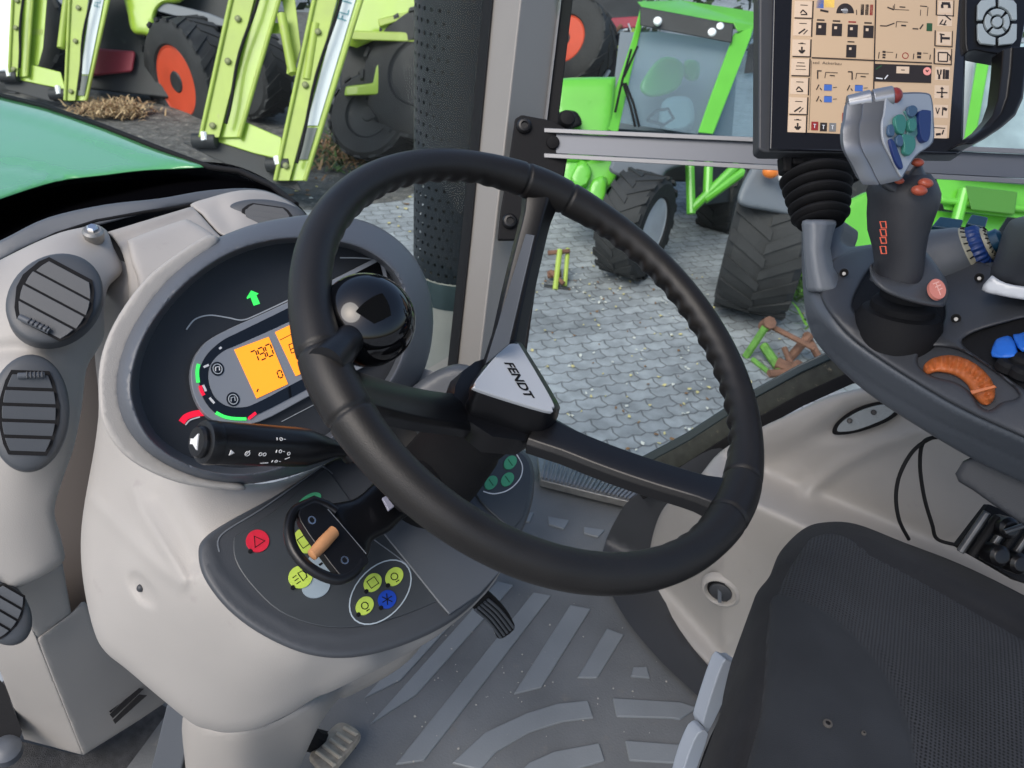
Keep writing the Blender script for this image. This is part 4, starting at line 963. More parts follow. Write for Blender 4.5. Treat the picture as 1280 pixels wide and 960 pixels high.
# ================================================================ ARMREST CONSOLE
cons = thing('armrest_console', 'dark grey armrest console with orange thumbwheel and blue switches on the right', 'armrest', P(1180, 640, .72))
CH = -.36
cpl = Pl(CAM + Z*CH, (Z*1 + CU*0))
body = sm([(1002, 285), (1002, 275), (1050, 275), (1056, 285), (1052, 300), (1060, 308), (1085, 306), (1130, 300), (1180, 300), (1250, 330), (1400, 335), (1640, 400), (1640, 400), (1640, 790), (1640, 790), (1400, 660), (1280, 604), (1220, 576), (1150, 535), (1080, 488), (1030, 440), (1010, 405), (1003, 350)], 4)
bc = [(1002, 275, .80), (1050, 275, .80), (1005, 350, .815), (1010, 405, .80), (1080, 488, .735), (1150, 535, .695), (1280, 604, .63), (1400, 650, .58), (1400, 330, .72), (1180, 300, .86), (1085, 306, .88),
      (1040, 390, .775), (1120, 455, .735), (1200, 505, .685), (1280, 545, .640), (1120, 400, .775), (1250, 430, .70), (1060, 330, .83), (1030, 300, .805)]
ins0 = sm([(1016, 372), (1030, 340), (1045, 322), (1080, 310), (1130, 306), (1200, 318), (1290, 350), (1400, 360), (1625, 415), (1625, 415), (1625, 740), (1625, 740), (1400, 612), (1290, 556), (1200, 516), (1120, 468), (1056, 424), (1026, 396)], 4)
fb_ = tps(bc)
def bodyd(p):
    e = np.where(inside(p, ins0), 0, edist(p, ins0)); return fb_(p) + .0009*e + np.where((e > 0) & (p[:, 1] > 400), .0003*e, 0)
bodyd.vec = True
mb = relief(body, bodyd, .06, mat('console_slate', (.070, .080, .094), .42, bump=(1100, .3, .0005), var=(8, .05)), 5, (4, .004), fsum(ridge([(1022, 425), (1085, 477), (1165, 524), (1280, 578)], 1.6, .002), ridge([(1012, 280), (1020, 340)], 6, .004)))
mb.build('console_body', cons, ang=60)
f_ = tps(bc); D_ = lambda u, v: float(f_(np.array([[u, v]]))[0])
DK = DGREY
ins = sm([(1025, 360), (1030, 340), (1045, 322), (1080, 310), (1130, 306), (1200, 318), (1290, 350), (1400, 360), (1620, 415), (1620, 415), (1620, 730), (1620, 730), (1400, 604), (1290, 552), (1200, 510), (1120, 462), (1062, 420), (1032, 384)], 4)
# openings: joystick well, thumbwheel slot, switch tray
well = sm([(1068, 392), (1075, 355), (1100, 325), (1130, 320), (1160, 340), (1178, 372), (1180, 400), (1165, 415), (1130, 414)], 4)
slot = sm([(1147, 455), (1152, 438), (1172, 433), (1205, 440), (1250, 470), (1272, 490), (1270, 498), (1252, 503), (1238, 512), (1225, 508), (1214, 492), (1195, 478), (1165, 470)], 4)
tray = sm([(1204, 432), (1212, 418), (1250, 405), (1300, 395), (1400, 395), (1400, 395), (1400, 560), (1330, 520), (1282, 488), (1240, 458)], 4)
mb = relief(ins, lambda u, v: D_(u, v) - .008, .012, DK, 5, (6, .005), fsum(ridge([(1060, 405), (1085, 420), (1140, 432), (1175, 420), (1215, 442), (1285, 485)], 3, -.002), bump2(1100, 350, 40, 40, -.006, 0, 4), bump2(1200, 390, 60, 30, -.003, 0, 4)), [well, slot, tray])
mb.build('console_insert', cons, ang=60)
for h_, nm in ((well, 'lever_well'), (slot, 'wheel_slot'), (tray, 'switch_tray')):
    mb = relief([((u-sum(p[0] for p in h_)/len(h_))*1.06 + sum(p[0] for p in h_)/len(h_), (v-sum(p[1] for p in h_)/len(h_))*1.06 + sum(p[1] for p in h_)/len(h_)) for u, v in h_], lambda u, v: D_(u, v) + (-.0015), .004, BLACKM if nm != 'wheel_slot' else DGREY, 9)
    mb.build(nm, cons)
# screws
for u, v in ((1055, 341), (1195, 398), (1224, 347)):
    mb = MB(); mb.lathe(P(u, v, D_(u, v) - .014), (P(u, v, 1) - CAM).normalized()*-1, [(.0045, 0), (.0045, .002), (.0032, .0022), (.0030, .0006)], BLACKM, 16); mb.lathe(P(u, v+1, D_(u, v) - .0155), -ray(u, v).normalized(), [(.0022, 0), (.0018, .001)], STEEL, 8); mb.build('screw', cons)
# orange thumbwheel
OR = mat('orange_wheel', (.44, .115, .028), .45, bump=(700, .3, .0006), var=(60, .15))
ow = sm([(1154, 464), (1156, 455), (1168, 447), (1190, 444), (1215, 452), (1236, 470), (1244, 488), (1240, 503), (1228, 506), (1216, 494), (1208, 480), (1192, 469), (1172, 465), (1160, 468)], 5)
cx, cy = 1182, 508
mb = relief(ow, lambda u, v: D_(u, v) - .006, .02, OR, 2.6, (9, .008), lambda u, v: -.0022*math.cos(math.degrees(math.atan2(v - cy, u - cx))/360*2*math.pi*34)*(1 if math.hypot(u-cx, v-cy) > 50 else .15) - .004)
th = mb.build('thumbwheel', cons, ang=60, label='orange ridged thumbwheel')
mb = MB(); pl = pl3((1212, 488, D_(1212, 488) - .017), (1245, 482, D_(1245, 482) - .017), (1230, 505, D_(1230, 505) - .012)); pprism(mb, pl, [(1212, 488), (1243, 481), (1246, 484), (1215, 493)], .003, OR); mb.build('wheel_stop', th, bevel=.0008)
# blue rocker switches
BLU = mat('blue_rocker', (.015, .13, .55), .4, var=(80, .1)); 
for k, q in enumerate(([(1240, 446), (1243, 428), (1250, 422), (1264, 421), (1272, 440), (1268, 447)], [(1266, 420), (1274, 417), (1300, 412), (1306, 432), (1278, 440)])):
    mb = relief(sm(q, 3), lambda u, v: D_(u, v) - .016, .02, BLU, 4, (4, .004), lambda u, v: -.0006*math.cos(u*1.1)); rk = mb.build('rocker_switch', cons, ang=60, label='bright blue rocker')
    mb = MB(); pl = Pl(P(q[0][0]+20, q[0][1]+4, D_(1260, 440) - .012), -ray(1250, 440)); pprism(mb, pl, [(q[0][0]+14, q[0][1]-1), (q[0][0]+30, q[0][1]-3), (q[0][0]+32, q[0][1]+8), (q[0][0]+20, q[0][1]+10)], .004, LGREY); mb.build('rocker_base', cons)
for c_ in ((1258, 462), (1275, 470), (1275, 456)):
    mb = MB(); mb.lathe(P(*c_, D_(*c_) - .004), cpl.n, [(.010, 0), (.010, .006), (.007, .009)], BLACKM, 20); mb.build('tray_knob', cons)

# blue ringed dial and hand rest
dial = thing('rotary_dial', 'blue ribbed rotary dial ring with pale printed scale behind the joystick', 'dial', P(1240, 320, .80))
dn_ = (CR*.66 + CU*.30 - CF*.60).normalized(); dc = P(1216, 312, .82)
DB = mat('blue_ring', (.008, .035, .16), .4, bump=(200, .2, .001)); SC = mat('scale_print', (.30, .29, .22), .5)
mb = MB(); mb.lathe(dc, dn_, [(.040, -.05), (.038, -.03), (.030, -.008), (.0275, -.004)], MGREY, 40); mb.build('dial_base', dial, ang=30)
xx = dn_.cross(Z).normalized(); yy = dn_.cross(xx)
mb = MB(); mb.lathe(dc, dn_, [(.0278, -.008), (.0272, -.002), (.0240, .0015)], SC, 48)
mb.lathe(dc, dn_, [(.0185, .012), (.0178, .017), (.0130, .0185)], SC, 40)
for k in range(20):
    t = k*2*math.pi/20
    for r0, r1, h0, h1 in ((.0275, .0248, -.002, .0012), (.0182, .0145, .0168, .0182)): mb.tube([dc + (xx*math.cos(t) + yy*math.sin(t))*r0 + dn_*h0, dc + (xx*math.cos(t) + yy*math.sin(t))*r1 + dn_*h1], .0008, BLACKM, 6)
mb.build('scale_ring', dial)
mb = MB(); rs = []
for h, r in ((.0, .0235), (.003, .0242), (.011, .0228), (.0135, .0190)):
    rs.append([dc + dn_*h + (xx*math.cos(2*math.pi*k/96) + yy*math.sin(2*math.pi*k/96))*(r*(1 + .035*math.cos(2*math.pi*k/96*24))) for k in range(96)])
mb.rings(rs, DB); mb.build('grip_ring', dial, ang=50)
mb = MB(); mb.lathe(dc, dn_, [(.012, .016), (.012, .026), (.008, .029)], mat('navy_cap', (.01, .05, .10), .35), 28); mb.build('dial_cap', dial, ang=40)
# second small dial cluster behind
sw = thing('switch_cluster', 'dark blue switch keys behind the joystick and dial', 'switches', P(1190, 300, .86))
for (u, v, w) in ((1185, 278, 20), (1222, 275, 14), (1172, 300, 10)):
    pl = Pl(P(u, v, .86), (Z*.8 - ray(u, v)*.3)); mb = MB(); pprism(mb, pl, [(u-w, v+4), (u-w*.5, v-8), (u+w, v-4), (u+w*.7, v+9)], .02, mat('navy_key', (.02, .06, .10), .3), -.01); mb.build('switch_key', sw, bevel=.002)
mb = MB(); pl = Pl(P(1185, 300, .87), (Z*.8 - ray(1185, 300)*.3)); pprism(mb, pl, [(1160, 300), (1175, 286), (1225, 284), (1240, 300), (1220, 330), (1180, 335)], .02, DGREY, -.03); mb.tube([P(1172, 300, .84), P(1196, 296, .85)], .005, OR, 10); mb.build('switch_base', sw, bevel=.002)
# domed hand rest on the right edge
mb = relief(sm([(1239, 352), (1247, 312), (1256, 286), (1272, 272), (1330, 268), (1400, 300), (1400, 380), (1330, 366), (1280, 362)], 4), [(1246, 352, .74), (1258, 280, .78), (1330, 310, .66), (1290, 360, .70), (1400, 380, .68), (1400, 300, .74)], .05, DGREY, 6, (14, .02))
hr = mb.build('palm_rest', ang=60); tag(hr, 'dark domed palm rest at the right edge of the picture beside the blue dial', 'palm rest')
mb = relief(sm([(1227, 362), (1240, 344), (1240, 344), (1258, 354), (1290, 359), (1330, 360), (1330, 360), (1330, 378), (1290, 376), (1252, 370)], 3), lambda u, v: .715 - .0004*(u-1240), .02, SILVER, 5, (3, .002))
mb.build('rest_trim', cons, ang=60, label='silver curved trim under the palm rest')

# ================================================================ JOYSTICK
joy = thing('joystick', 'dark multifunction joystick with a silver head of green and blue keys', 'joystick', P(1125, 400, .76))
mb = MB(); jb = P(1126, 392, .755); jn = (Z*.9 + CU*.25).normalized()
mb.lathe(jb, jn, [(.042, -.03), (.041, -.008), (.036, .002), (.030, .004), (.030, .010), (.027, .014), (.024, .016), (.024, .030)], BLACKM, 40); mb.build('rubber_boot', joy, ang=35)
def rowring(L_, R_, v0, d, dp, n=28, tilt=0):   # ring whose silhouette spans L_..R_ at pixel row v0
    c = P((L_+R_)/2, v0, d + dp*.3); a = (P(R_, v0 + tilt, d + dp*.3) - P(L_, v0 - tilt, d + dp*.3))/2; b = (CF*.9 + CU*.35).normalized()*dp
    return [c + a*math.cos(2*math.pi*k/n)*1.0 + b*math.sin(2*math.pi*k/n) for k in range(n)]
grip = [(1090, 1148, 352, .715, .024), (1093, 1148, 345, .713, .026), (1097, 1150, 330, .708, .027), (1094, 1152, 310, .702, .028), (1088, 1156, 290, .696, .029), (1087, 1164, 268, .690, .030), (1088, 1170, 252, .685, .031), (1086, 1172, 240, .682, .030), (1092, 1168, 228, .680, .028), (1105, 1160, 216, .680, .02)]
mb = MB(); mb.rings([rowring(a, b, v, d, p) for a, b, v, d, p in grip], mat('grip_plastic', (.030, .031, .036), .5, bump=(900, .3, .0006))); mb.build('grip', joy, ang=60)
# flared hand shelf at the grip base
mb = relief(sm([(1088, 330), (1100, 345), (1145, 350), (1150, 315), (1158, 315), (1180, 345), (1186, 362), (1182, 380), (1172, 384), (1140, 378), (1108, 366), (1090, 350)], 4), [(1088, 335, .705), (1150, 320, .715), (1184, 365, .70), (1172, 384, .69), (1130, 370, .688), (1100, 355, .69)], .010, mat('grip_shelf', (.055, .058, .064), .45, bump=(900, .3, .0006)), 5, (8, .008))
mb.build('hand_shelf', joy, ang=60)
PKB = mat('coral_badge', (.62, .22, .17), .45); mb = MB(); pl = pl3((1163, 362, .690), (1182, 352, .695), (1178, 372, .688)); pprism(mb, pl, ell(1172, 361, 10, 13, -25, 24), .0035, PKB)
bdg = mb.build('oval_badge', joy, label='coral oval badge with pale relief'); p2 = Pl(pl.o + pl.n*.0035, pl.n)
mb = MB()
for k in range(3): pline(mb, p2, [(1166 + 3*k, 355 + 4*k), (1174 + 2*k, 352 + 4*k)], .001, mat('pale_coral', (.8, .45, .38), .5), .0004); 
pline(mb, p2, [(1170, 353), (1176, 369)], .0008, MATS['pale_coral'], .0004); mb.build('relief_mark', bdg)
OT = mat('orange_trim', (.62, .07, .02), .45); mb = MB()
for y0, y1 in ((277, 285), (287, 295), (297, 304), (308, 317)):
    d = .668 + (y0-277)*.0001; pl = Pl(P(1104, y0, d), -ray(1104, y0)); pline(mb, pl, [(1100, y0), (1107, y0), (1108, y1), (1102, y1)], .0012, OT, .0004, closed=True, k=1)
mb.build('orange_symbol', joy, smooth=False)
# silver head: two lobed shells with a slanting key face
HM = mat('head_silver', (.36, .37, .39), .30, .7); HS = mat('head_shell', (.17, .18, .20), .33, .6)
hp_ = pl3((1110, 115, .640), (1165, 120, .665), (1135, 215, .645))
hf = sm([(1108, 117), (1114, 112), (1120, 117), (1130, 116), (1158, 116), (1165, 124), (1167, 150), (1166, 178), (1145, 195), (1130, 218), (1126, 222), (1115, 200), (1104, 178), (1102, 155), (1105, 140)], 4)
mb = MB(); F0 = [hp_.hit(*p) for p in hf]; c = sum(F0, Vector())/len(F0); out = (-CR*.92 + CU*-.10 + CF*.25).normalized()
off = lambda k, s_: [c + (p - c)*s_ + out*k for p in F0]
mb.rings([off(-.0008, .97), off(0, 1.0), off(.003, 1.03), off(.016, 1.05), off(.0172, 1.02), off(.0185, 1.05), off(.030, 1.0), off(.035, .86), off(.037, .5)], HS)
hd = mb.build('head_shell', joy, ang=35)
mb = MB(); a_ = hp_.hit(1116, 120, .0); mb.tube([a_ - out*.0, a_ + out*.016], [.0085, .0085], HM, 20); mb.tube([a_ + out*.0175, a_ + out*.036], [.0088, .0075], HM, 20); mb.build('head_barrel', hd, bevel=.001)
mb = MB(); mb.sphere(a_ - out*.001, .0068, mat('red_cap', (.25, .03, .025), .35), 16, (1, 1, 1)); mb.build('red_button', hd)
mb = MB(); mb.slab([hp_.hit(u, v, .0016) for u, v in [((u-1137)*.97+1137, (v-160)*.97+160) for u, v in hf]], -hp_.n*.002, mat('key_face', (.42, .44, .46), .35, .3)); mb.build('key_face', hd, bevel=.0006)
TG = mat('teal_key', (.04, .20, .16), .4); NV = mat('navy_rocker', (.012, .03, .13), .35); BG2 = mat('slate_key', (.05, .10, .17), .4)
hk = Pl(hp_.o + hp_.n*.0016, hp_.n)
def hkey(pts, t, M, b=.0012):
    mb = MB(); pprism(mb, hk, sm(pts, 3), t, M); mb.build('key', hd, bevel=b)
hkey([(1150, 139), (1162, 138), (1164, 142), (1163, 168), (1159, 177), (1153, 174), (1150, 160)], .0045, NV)
hkey([(1137, 133), (1143, 131), (1148, 136), (1146, 143), (1140, 146), (1136, 141)], .004, BG2)
hkey([(1120, 147), (1127, 142), (1133, 148), (1133, 160), (1129, 168), (1122, 162)], .004, TG)
hkey([(1137, 150), (1144, 148), (1147, 156), (1144, 164), (1138, 162)], .005, TG)
hkey([(1128, 168), (1136, 168), (1144, 172), (1145, 184), (1138, 194), (1131, 190), (1131, 180)], .004, TG)
hkey([(1112, 157), (1116, 155), (1119, 162), (1118, 170), (1112, 168)], .0035, BG2)
hkey([(1122, 170), (1127, 168), (1130, 176), (1128, 183), (1122, 180)], .004, BG2)
hkey([(1113, 176), (1118, 176), (1129, 205), (1127, 211), (1120, 200)], .003, NV)
mb = MB(); pprism(mb, hk, sm([(1131, 138), (1136, 150), (1134, 168), (1137, 176), (1147, 168), (1148, 148)], 3), .0018, mat('teal_field', (.09, .22, .21), .4)); mb.build('key_field', hd, bevel=.0005)
RD = mat('rust_button', (.40, .08, .04), .35)
for u, v, r, dd in ((1147, 203, .0045, .665), (1124, 226, .0035, .662), (1157, 229, .0052, .655), (1149, 238, .0055, .652)):
    mb = MB(); mb.sphere(P(u, v, dd), r, RD, 16, (1.25, 1, .8)); mb.build('thumb_button', joy)
mb = relief(sm([(1106, 205), (1120, 222), (1128, 226), (1134, 218), (1150, 200), (1156, 215), (1170, 232), (1172, 245), (1150, 250), (1120, 244), (1098, 228)], 3), lambda u, v: .668, .02, DGREY, 5, (6, .006)); mb.build('neck', joy, ang=60)

# ================================================================ MONITOR
mon = thing('touch_monitor', 'black framed touch monitor showing an amber-tinted menu screen above the bellows', 'monitor', P(1075, 190, .84))
MP = pl3((952, 190, .80), (1205, 193, .80), (952, -10, .815))
mb = MB(); pprism(mb, MP, [(949, -60), (1212, -60), (1205, 190), (1200, 193), (955, 190), (948, 186)], .022, DGREY, -.034); mb.build('case', mon, bevel=.003)
mb = MB(); pprism(mb, MP, [(968, -60), (1210, -60), (1203, 188), (1198, 192), (962, 187)], .004, mat('monitor_glass', (.012, .013, .018), .12, coat=.3), -.012); mb.build('bezel', mon, bevel=.002)
M1 = Pl(MP.o - MP.n*.008, MP.n)
SCR = mat('screen_beige', (.42, .30, .195), .35, emit=.34); SCB = mat('screen_button', (.50, .38, .28), .35, emit=.34); SK = mat('screen_dark', (.03, .022, .02), .4); SB = mat('screen_blue', (.05, .12, .38), .4, emit=.25); SR = mat('screen_red', (.22, .02, .02), .4, emit=.3); SG = mat('screen_grey', (.22, .22, .22), .4); SY = mat('screen_yellow', (.7, .5, .1), .4, emit=.4)
# screen coordinates: a,b in 0..1 ; corners in the photo
c00, c10, c01, c11 = (991, -20), (1200, -20), (984.5, 164.5), (1186, 172.5)
def sq(x, y):
    x = x; y = y
    return (c00[0]*(1-x)*(1-y) + c10[0]*x*(1-y) + c01[0]*(1-x)*y + c11[0]*x*y, c00[1]*(1-x)*(1-y) + c10[1]*x*(1-y) + c01[1]*(1-x)*y + c11[1]*x*y)
def inv(u, v):
    x = y = .5
    for _ in range(12):
        a, b = sq(x, y); x += (u - a)/205; y += (v - b)/190
    return x, y
mb = MB(); pprism(mb, M1, [c00, c10, c11, c01], .0006, SCR); scn = mb.build('screen', mon, smooth=False, label='lit amber menu screen')
M2 = Pl(M1.o + M1.n*.0006, M1.n); M3 = Pl(M1.o + M1.n*.0011, M1.n)
ui = MB(); k_ = 260/1280.
def C(x, y): return (960 + x*k_, y*k_)      # crop pixel -> photo pixel
def rect(x0, y0, x1, y1, M, pl=M2, sk=.0): pprism(ui, pl, [C(x0, y0), C(x1, y0 + (x1-x0)*.03), C(x1 - (y1-y0)*.04, y1 + (x1-x0)*.03), C(x0 - (y1-y0)*.04, y1)], .0004, M)
def ln(x0, y0, x1, y1, w=.0009, M=SK, pl=M3): pline(ui, pl, [C(x0, y0), C(x1, y1)], w, M, .0003, t=.0001)
for y in (5, 118, 242, 360, 478, 598, 712):          # left buttons
    x = 165 - y*.055; rect(x, y, x + 108, y + 100, SCB)
    ln(x + 114, y, x + 110, y + 108, .0014); 
    if y in (5, 242, 360, 598): ln(x, y + 105, x + 112, y + 108, .0012)
    ln(x + 35, y + 25, x + 80, y + 27, .0007)
    if y in (5, 478): ln(x+35, y+75, x+50, y+55, .0013); ln(x+50, y+55, x+75, y+80, .0013); ln(x+38, y+84, x+78, y+84, .0012)
    elif y in (118, 598): ln(x+30, y+88, x+70, y+60, .0016); ln(x+60, y+92, x+85, y+66, .0010)
    elif y in (242, 712): ln(x+57, y+20, x+57, y+28, .003); ln(x+57, y+45, x+57, y+78, .0018); ln(x+40, y+66, x+57, y+84, .0022); ln(x+74, y+66, x+57, y+84, .0022)
    else: ln(x+28, y+45, x+85, y+47, .0008); ln(x+25, y+66, x+88, y+68, .0005)
for y, ic in ((0, 'eng'), (75, 'sl'), (190, 'tap'), (300, 'box'), (408, 'fork'), (520, 'arr'), (640, 'flag'), (765, 'scr')):    # right icons
    x = 1050 - y*.045
    if ic in ('eng', 'tap', 'box'): ln(x-12, y-4, x-14, y+92, .0013); ln(x-12, y+92, x+95, y+98, .0011); ln(x+95, y, x+92, y+96, .0009)
    rect(x, y+4, x+88, y+84, SCB, M2)
    if ic == 'eng': ln(x+20, y+20, x+70, y+22, .003); ln(x+15, y+38, x+30, y+38, .004); ln(x+58, y+38, x+74, y+38, .004)
    if ic == 'sl': ln(x+10, y+75, x+30, y+45, .0013); ln(x+35, y+80, x+50, y+50, .0013); ln(x+40, y+15, x+80, y+48, .0014); ln(x+15, y+72, x+52, y+78, .001)
    if ic == 'tap': ln(x+25, y+25, x+25, y+72, .0018); ln(x+25, y+44, x+78, y+46, .0026); ln(x+15, y+18, x+45, y+24, .0014)
    if ic == 'box': 
        for a in ((12, 22, 70, 24), (70, 24, 68, 78), (68, 78, 12, 76), (12, 76, 12, 22), (70, 30, 86, 44), (86, 44, 84, 72)): ln(x+a[0], y+a[1], x+a[2], y+a[3], .0013)
    if ic == 'fork': ln(x+12, y+20, x+16, y+50, .0016); ln(x+34, y+20, x+30, y+50, .0016); ln(x+23, y+50, x+22, y+78, .0022); ln(x+52, y+18, x+50, y+78, .0022); ln(x+72, y+22, x+70, y+78, .0040)
    if ic == 'arr': ln(x+45, y+15, x+43, y+82, .0014); ln(x+12, y+48, x+78, y+50, .0014); ln(x+36, y+24, x+54, y+25, .0014); ln(x+36, y+74, x+52, y+75, .0014)
    if ic == 'flag': ln(x+12, y+22, x+22, y+60, .0010); ln(x+34, y+24, x+22, y+60, .001); ln(x+56, y+18, x+52, y+70, .0012); ln(x+60, y+26, x+80, y+36, .0030)
    if ic == 'scr': ln(x+5, y+20, x+75, y+24, .0010); ln(x+18, y+62, x+48, y+60, .0025); ln(x+66, y+34, x+56, y+62, .0014)
rect(675, -60, 1035, 380, SCR, M2); rect(280, -60, 655, 350, SCR, M2)
ln(665, -60, 645, 790, .0014); ln(270, 355, 1010, 388, .0014); ln(268, 372, 252, 800, .0004)
rect(300, -20, 345, 50, SB); rect(345, -20, 410, 45, SY); ln(322, 62, 372, 72, .0022)
pprism(ui, M2, [C(475 + 55*math.cos(t), 82 - 62*math.sin(t)) for t in [i*math.pi/14 for i in range(15)]], .0005, SK); pprism(ui, M3, [C(475 + 18*math.cos(t), 66 - 18*math.sin(t)) for t in [i*math.pi/6 for i in range(12)]], .0003, SG)
ln(450, 60, 490, 62, .0012, WHITE); 
for k in range(3): rect(572 + 28*k, 26 + k, 592 + 28*k, 92 + k, SK if k < 2 else SR); ln(545 + 28*k, 60, 546 + 28*k, 92, .0008)
for k, M_ in enumerate((SK, SK, SR, SK)):
    x, y = 298 + 97*k, 138 + 6*k; rect(x, y, x + 62, y + 76, SK, M3); rect(x + 14, y + 18, x + 30, y + 34, SCB, Pl(M3.o + M3.n*.0005, M3.n)); ln(x + 4, y - 16, x + 50, y - 14, .0016, M_)
rect(484, 275, 545, 352, SK, M3); rect(500, 292, 514, 306, SCB, Pl(M3.o + M3.n*.0005, M3.n)); ln(490, 256, 532, 258, .0012)
text(ui, 'sed  Ackerbau', M3, C(276, 392), C(452, 400), .10, SK, off=.0003)
for (x, y, b) in ((300, 440, 0), (490, 446, 1), (296, 520, 2), (486, 524, 3), (296, 592, 4), (474, 606, 5)):
    if b < 2: ln(x+2, y-5, x+30, y-4, .0012); ln(x + (6 if b == 0 else 28), y, x + (6 if b == 0 else 28), y + 44, .0014); ln(x+56, y+4, x+50, y+40, .0007); ln(x+56, y+4, x+130, y+8, .0006); ln(x+80, y+24, x+112, y+26, .0010)
    else:
        ln(x+2, y+32, x+18, y, .0011); ln(x+24, y+20, x+34, y+34, .0010); rect(x+50, y, x+98, y+36, SB, M3); ln(x+52, y-1, x+96, y+1, .0006); ln(x+104, y+18, x+128, y+16, .0006)
for x, y, M_ in ((268, 748, SR), (322, 754, SK), (378, 756, SG), (450, 756, SG), (458, 694, SR), (512, 698, SK)):
    rect(x, y, x + 42, y + 52, M_, M3); m4 = Pl(M3.o + M3.n*.0005, M3.n); ln(x+12, y+16, x+28, y+17, .0008, WHITE, m4); ln(x+20, y+14, x+19, y+40, .0008, WHITE, m4)
# right half
ln(735, 44, 775, 60, .0014); ln(770, 60, 772, 34, .0008); ln(780, 24, 778, 58, .0006); ln(780, 58, 868, 62, .0006); ln(810, 42, 845, 44, .0012); ln(936, 36, 980, 40, .0010); ln(985, 44, 980, 98, .0007); ln(940, 60, 938, 96, .0006)
ln(690, 158, 730, 160, .0012); ln(730, 160, 778, 142, .0012); ln(792, 132, 788, 168, .0007); ln(792, 132, 862, 136, .0006); ln(820, 156, 850, 158, .0016); ln(890, 176, 925, 178, .0013); ln(935, 178, 955, 150, .0014); rect(978, 142, 1012, 190, mat('screen_green', (.03, .10, .04), .4), M3)
ln(685, 320, 680, 360, .0009); ln(705, 318, 724, 320, .0022); ln(705, 336, 724, 338, .0020); ln(705, 352, 722, 354, .0018); ln(728, 320, 770, 322, .0005); ln(792, 330, 788, 358, .0010)
pline(ui, M3, [C(846 + 18*math.cos(t), 342 + 18*math.sin(t)) for t in [i*math.pi/6 for i in range(12)]], .0008, SR, .0003, closed=True, k=1)
ln(898, 330, 894, 364, .0009); ln(918, 328, 944, 330, .0030); ln(918, 350, 942, 352, .0028); ln(955, 326, 985, 328, .0006); ln(1000, 336, 996, 366, .0010)
rect(655, 392, 1008, 500, SK, M3); m4 = Pl(M3.o + M3.n*.0005, M3.n); rect(792, 408, 870, 450, SCB, m4); ln(820, 430, 842, 431, .0009, SK, Pl(m4.o + m4.n*.0005, m4.n)); ln(665, 480, 705, 484, .0013, WHITE, m4); ln(718, 486, 738, 462, .0013, WHITE, m4); ln(664, 426, 700, 402, .0012, MATS['screen_green'], m4)
pprism(ui, m4, [C(980 + 25*math.cos(t), 438 + 25*math.sin(t)) for t in [i*math.pi/8 for i in range(16)]], .0003, mat('screen_pink', (.65, .25, .22), .4, emit=.3)); ln(972, 430, 980, 442, .001, SK, Pl(m4.o + m4.n*.0005, m4.n)); ln(988, 430, 980, 442, .001, SK, Pl(m4.o + m4.n*.0005, m4.n))
ui.build('menu_symbol', scn, smooth=False)
# right grip with key pad
mb = MB()
gp = [(1203, 188), (1228, 172), (1255, 152), (1266, 130), (1272, 100), (1274, 60), (1280, 20)]
def gring(u, v, w, t): 
    c = P(u, v, .80); return [c + CR*(x*w) + CF*(y*t) for x, y in [(-1, -.6), (-.6, -1), (.6, -1), (1, -.6), (1, .6), (.6, 1), (-.6, 1), (-1, .6)]]
rs = [gring(u, v, w, .016) for (u, v, w) in ((1198, 186, .008), (1212, 178, .009), (1232, 164, .010), (1248, 148, .012), (1256, 128, .013), (1260, 95, .013), (1262, 66, .013))]
mb.rings(rs, BLACK); mb.build('grip_handle', mon, bevel=.002, ang=25)
mb = MB(); pprism(mb, Pl(MP.o + MP.n*.004, MP.n), sm([(1208, -60), (1208, -60), (1207, 55), (1220, 62), (1270, 70), (1276, 60), (1286, 0), (1290, -60), (1290, -60)], 3), .024, BLACK, -.03); kp = mb.build('key_pod', mon, bevel=.004)
K2 = Pl(MP.o + MP.n*-.001, MP.n); KP = mat('pale_keypad', (.42, .47, .47), .4)
kc2 = (1247, 27)
def karc(r, a0, a1, n=8, k=1.06): return [(kc2[0] + r*math.cos(rad(a)), kc2[1] + r*k*math.sin(rad(a))) for a in [a0 + (a1-a0)*i/(n-1) for i in range(n)]]
for a in (0, 90, 180, 270):
    cx2, cy2 = (1 if a in (0, 270) else -1), (1 if a in (0, 90) else -1)
    q = karc(18.5, a + 7, a + 83)
    c0 = [(kc2[0] + cx2*2.5, kc2[1] + cy2*29), (kc2[0] + cx2*20, kc2[1] + cy2*27), (kc2[0] + cx2*24, kc2[1] + cy2*22), (kc2[0] + cx2*24.5, kc2[1] + cy2*2.5)]
    if a in (90, 270): c0 = c0[::-1]; 
    q2 = q + c0 if a in (0, 180) else q + c0
    if a in (0, 180): pass
    mb = MB(); pprism(mb, K2, q2, .003, KP); mb.build('pad_key', kp, bevel=.0006)
    mb = MB(); pprism(mb, K2, karc(15.5, a + 52, a + 128) + karc(8.8, a + 128, a + 52), .0034, KP); mb.build('ring_key', kp, bevel=.0005)
mb = MB(); pprism(mb, K2, karc(6.2, 0, 345, 18), .0034, KP); mb.build('centre_key', kp, bevel=.0005)
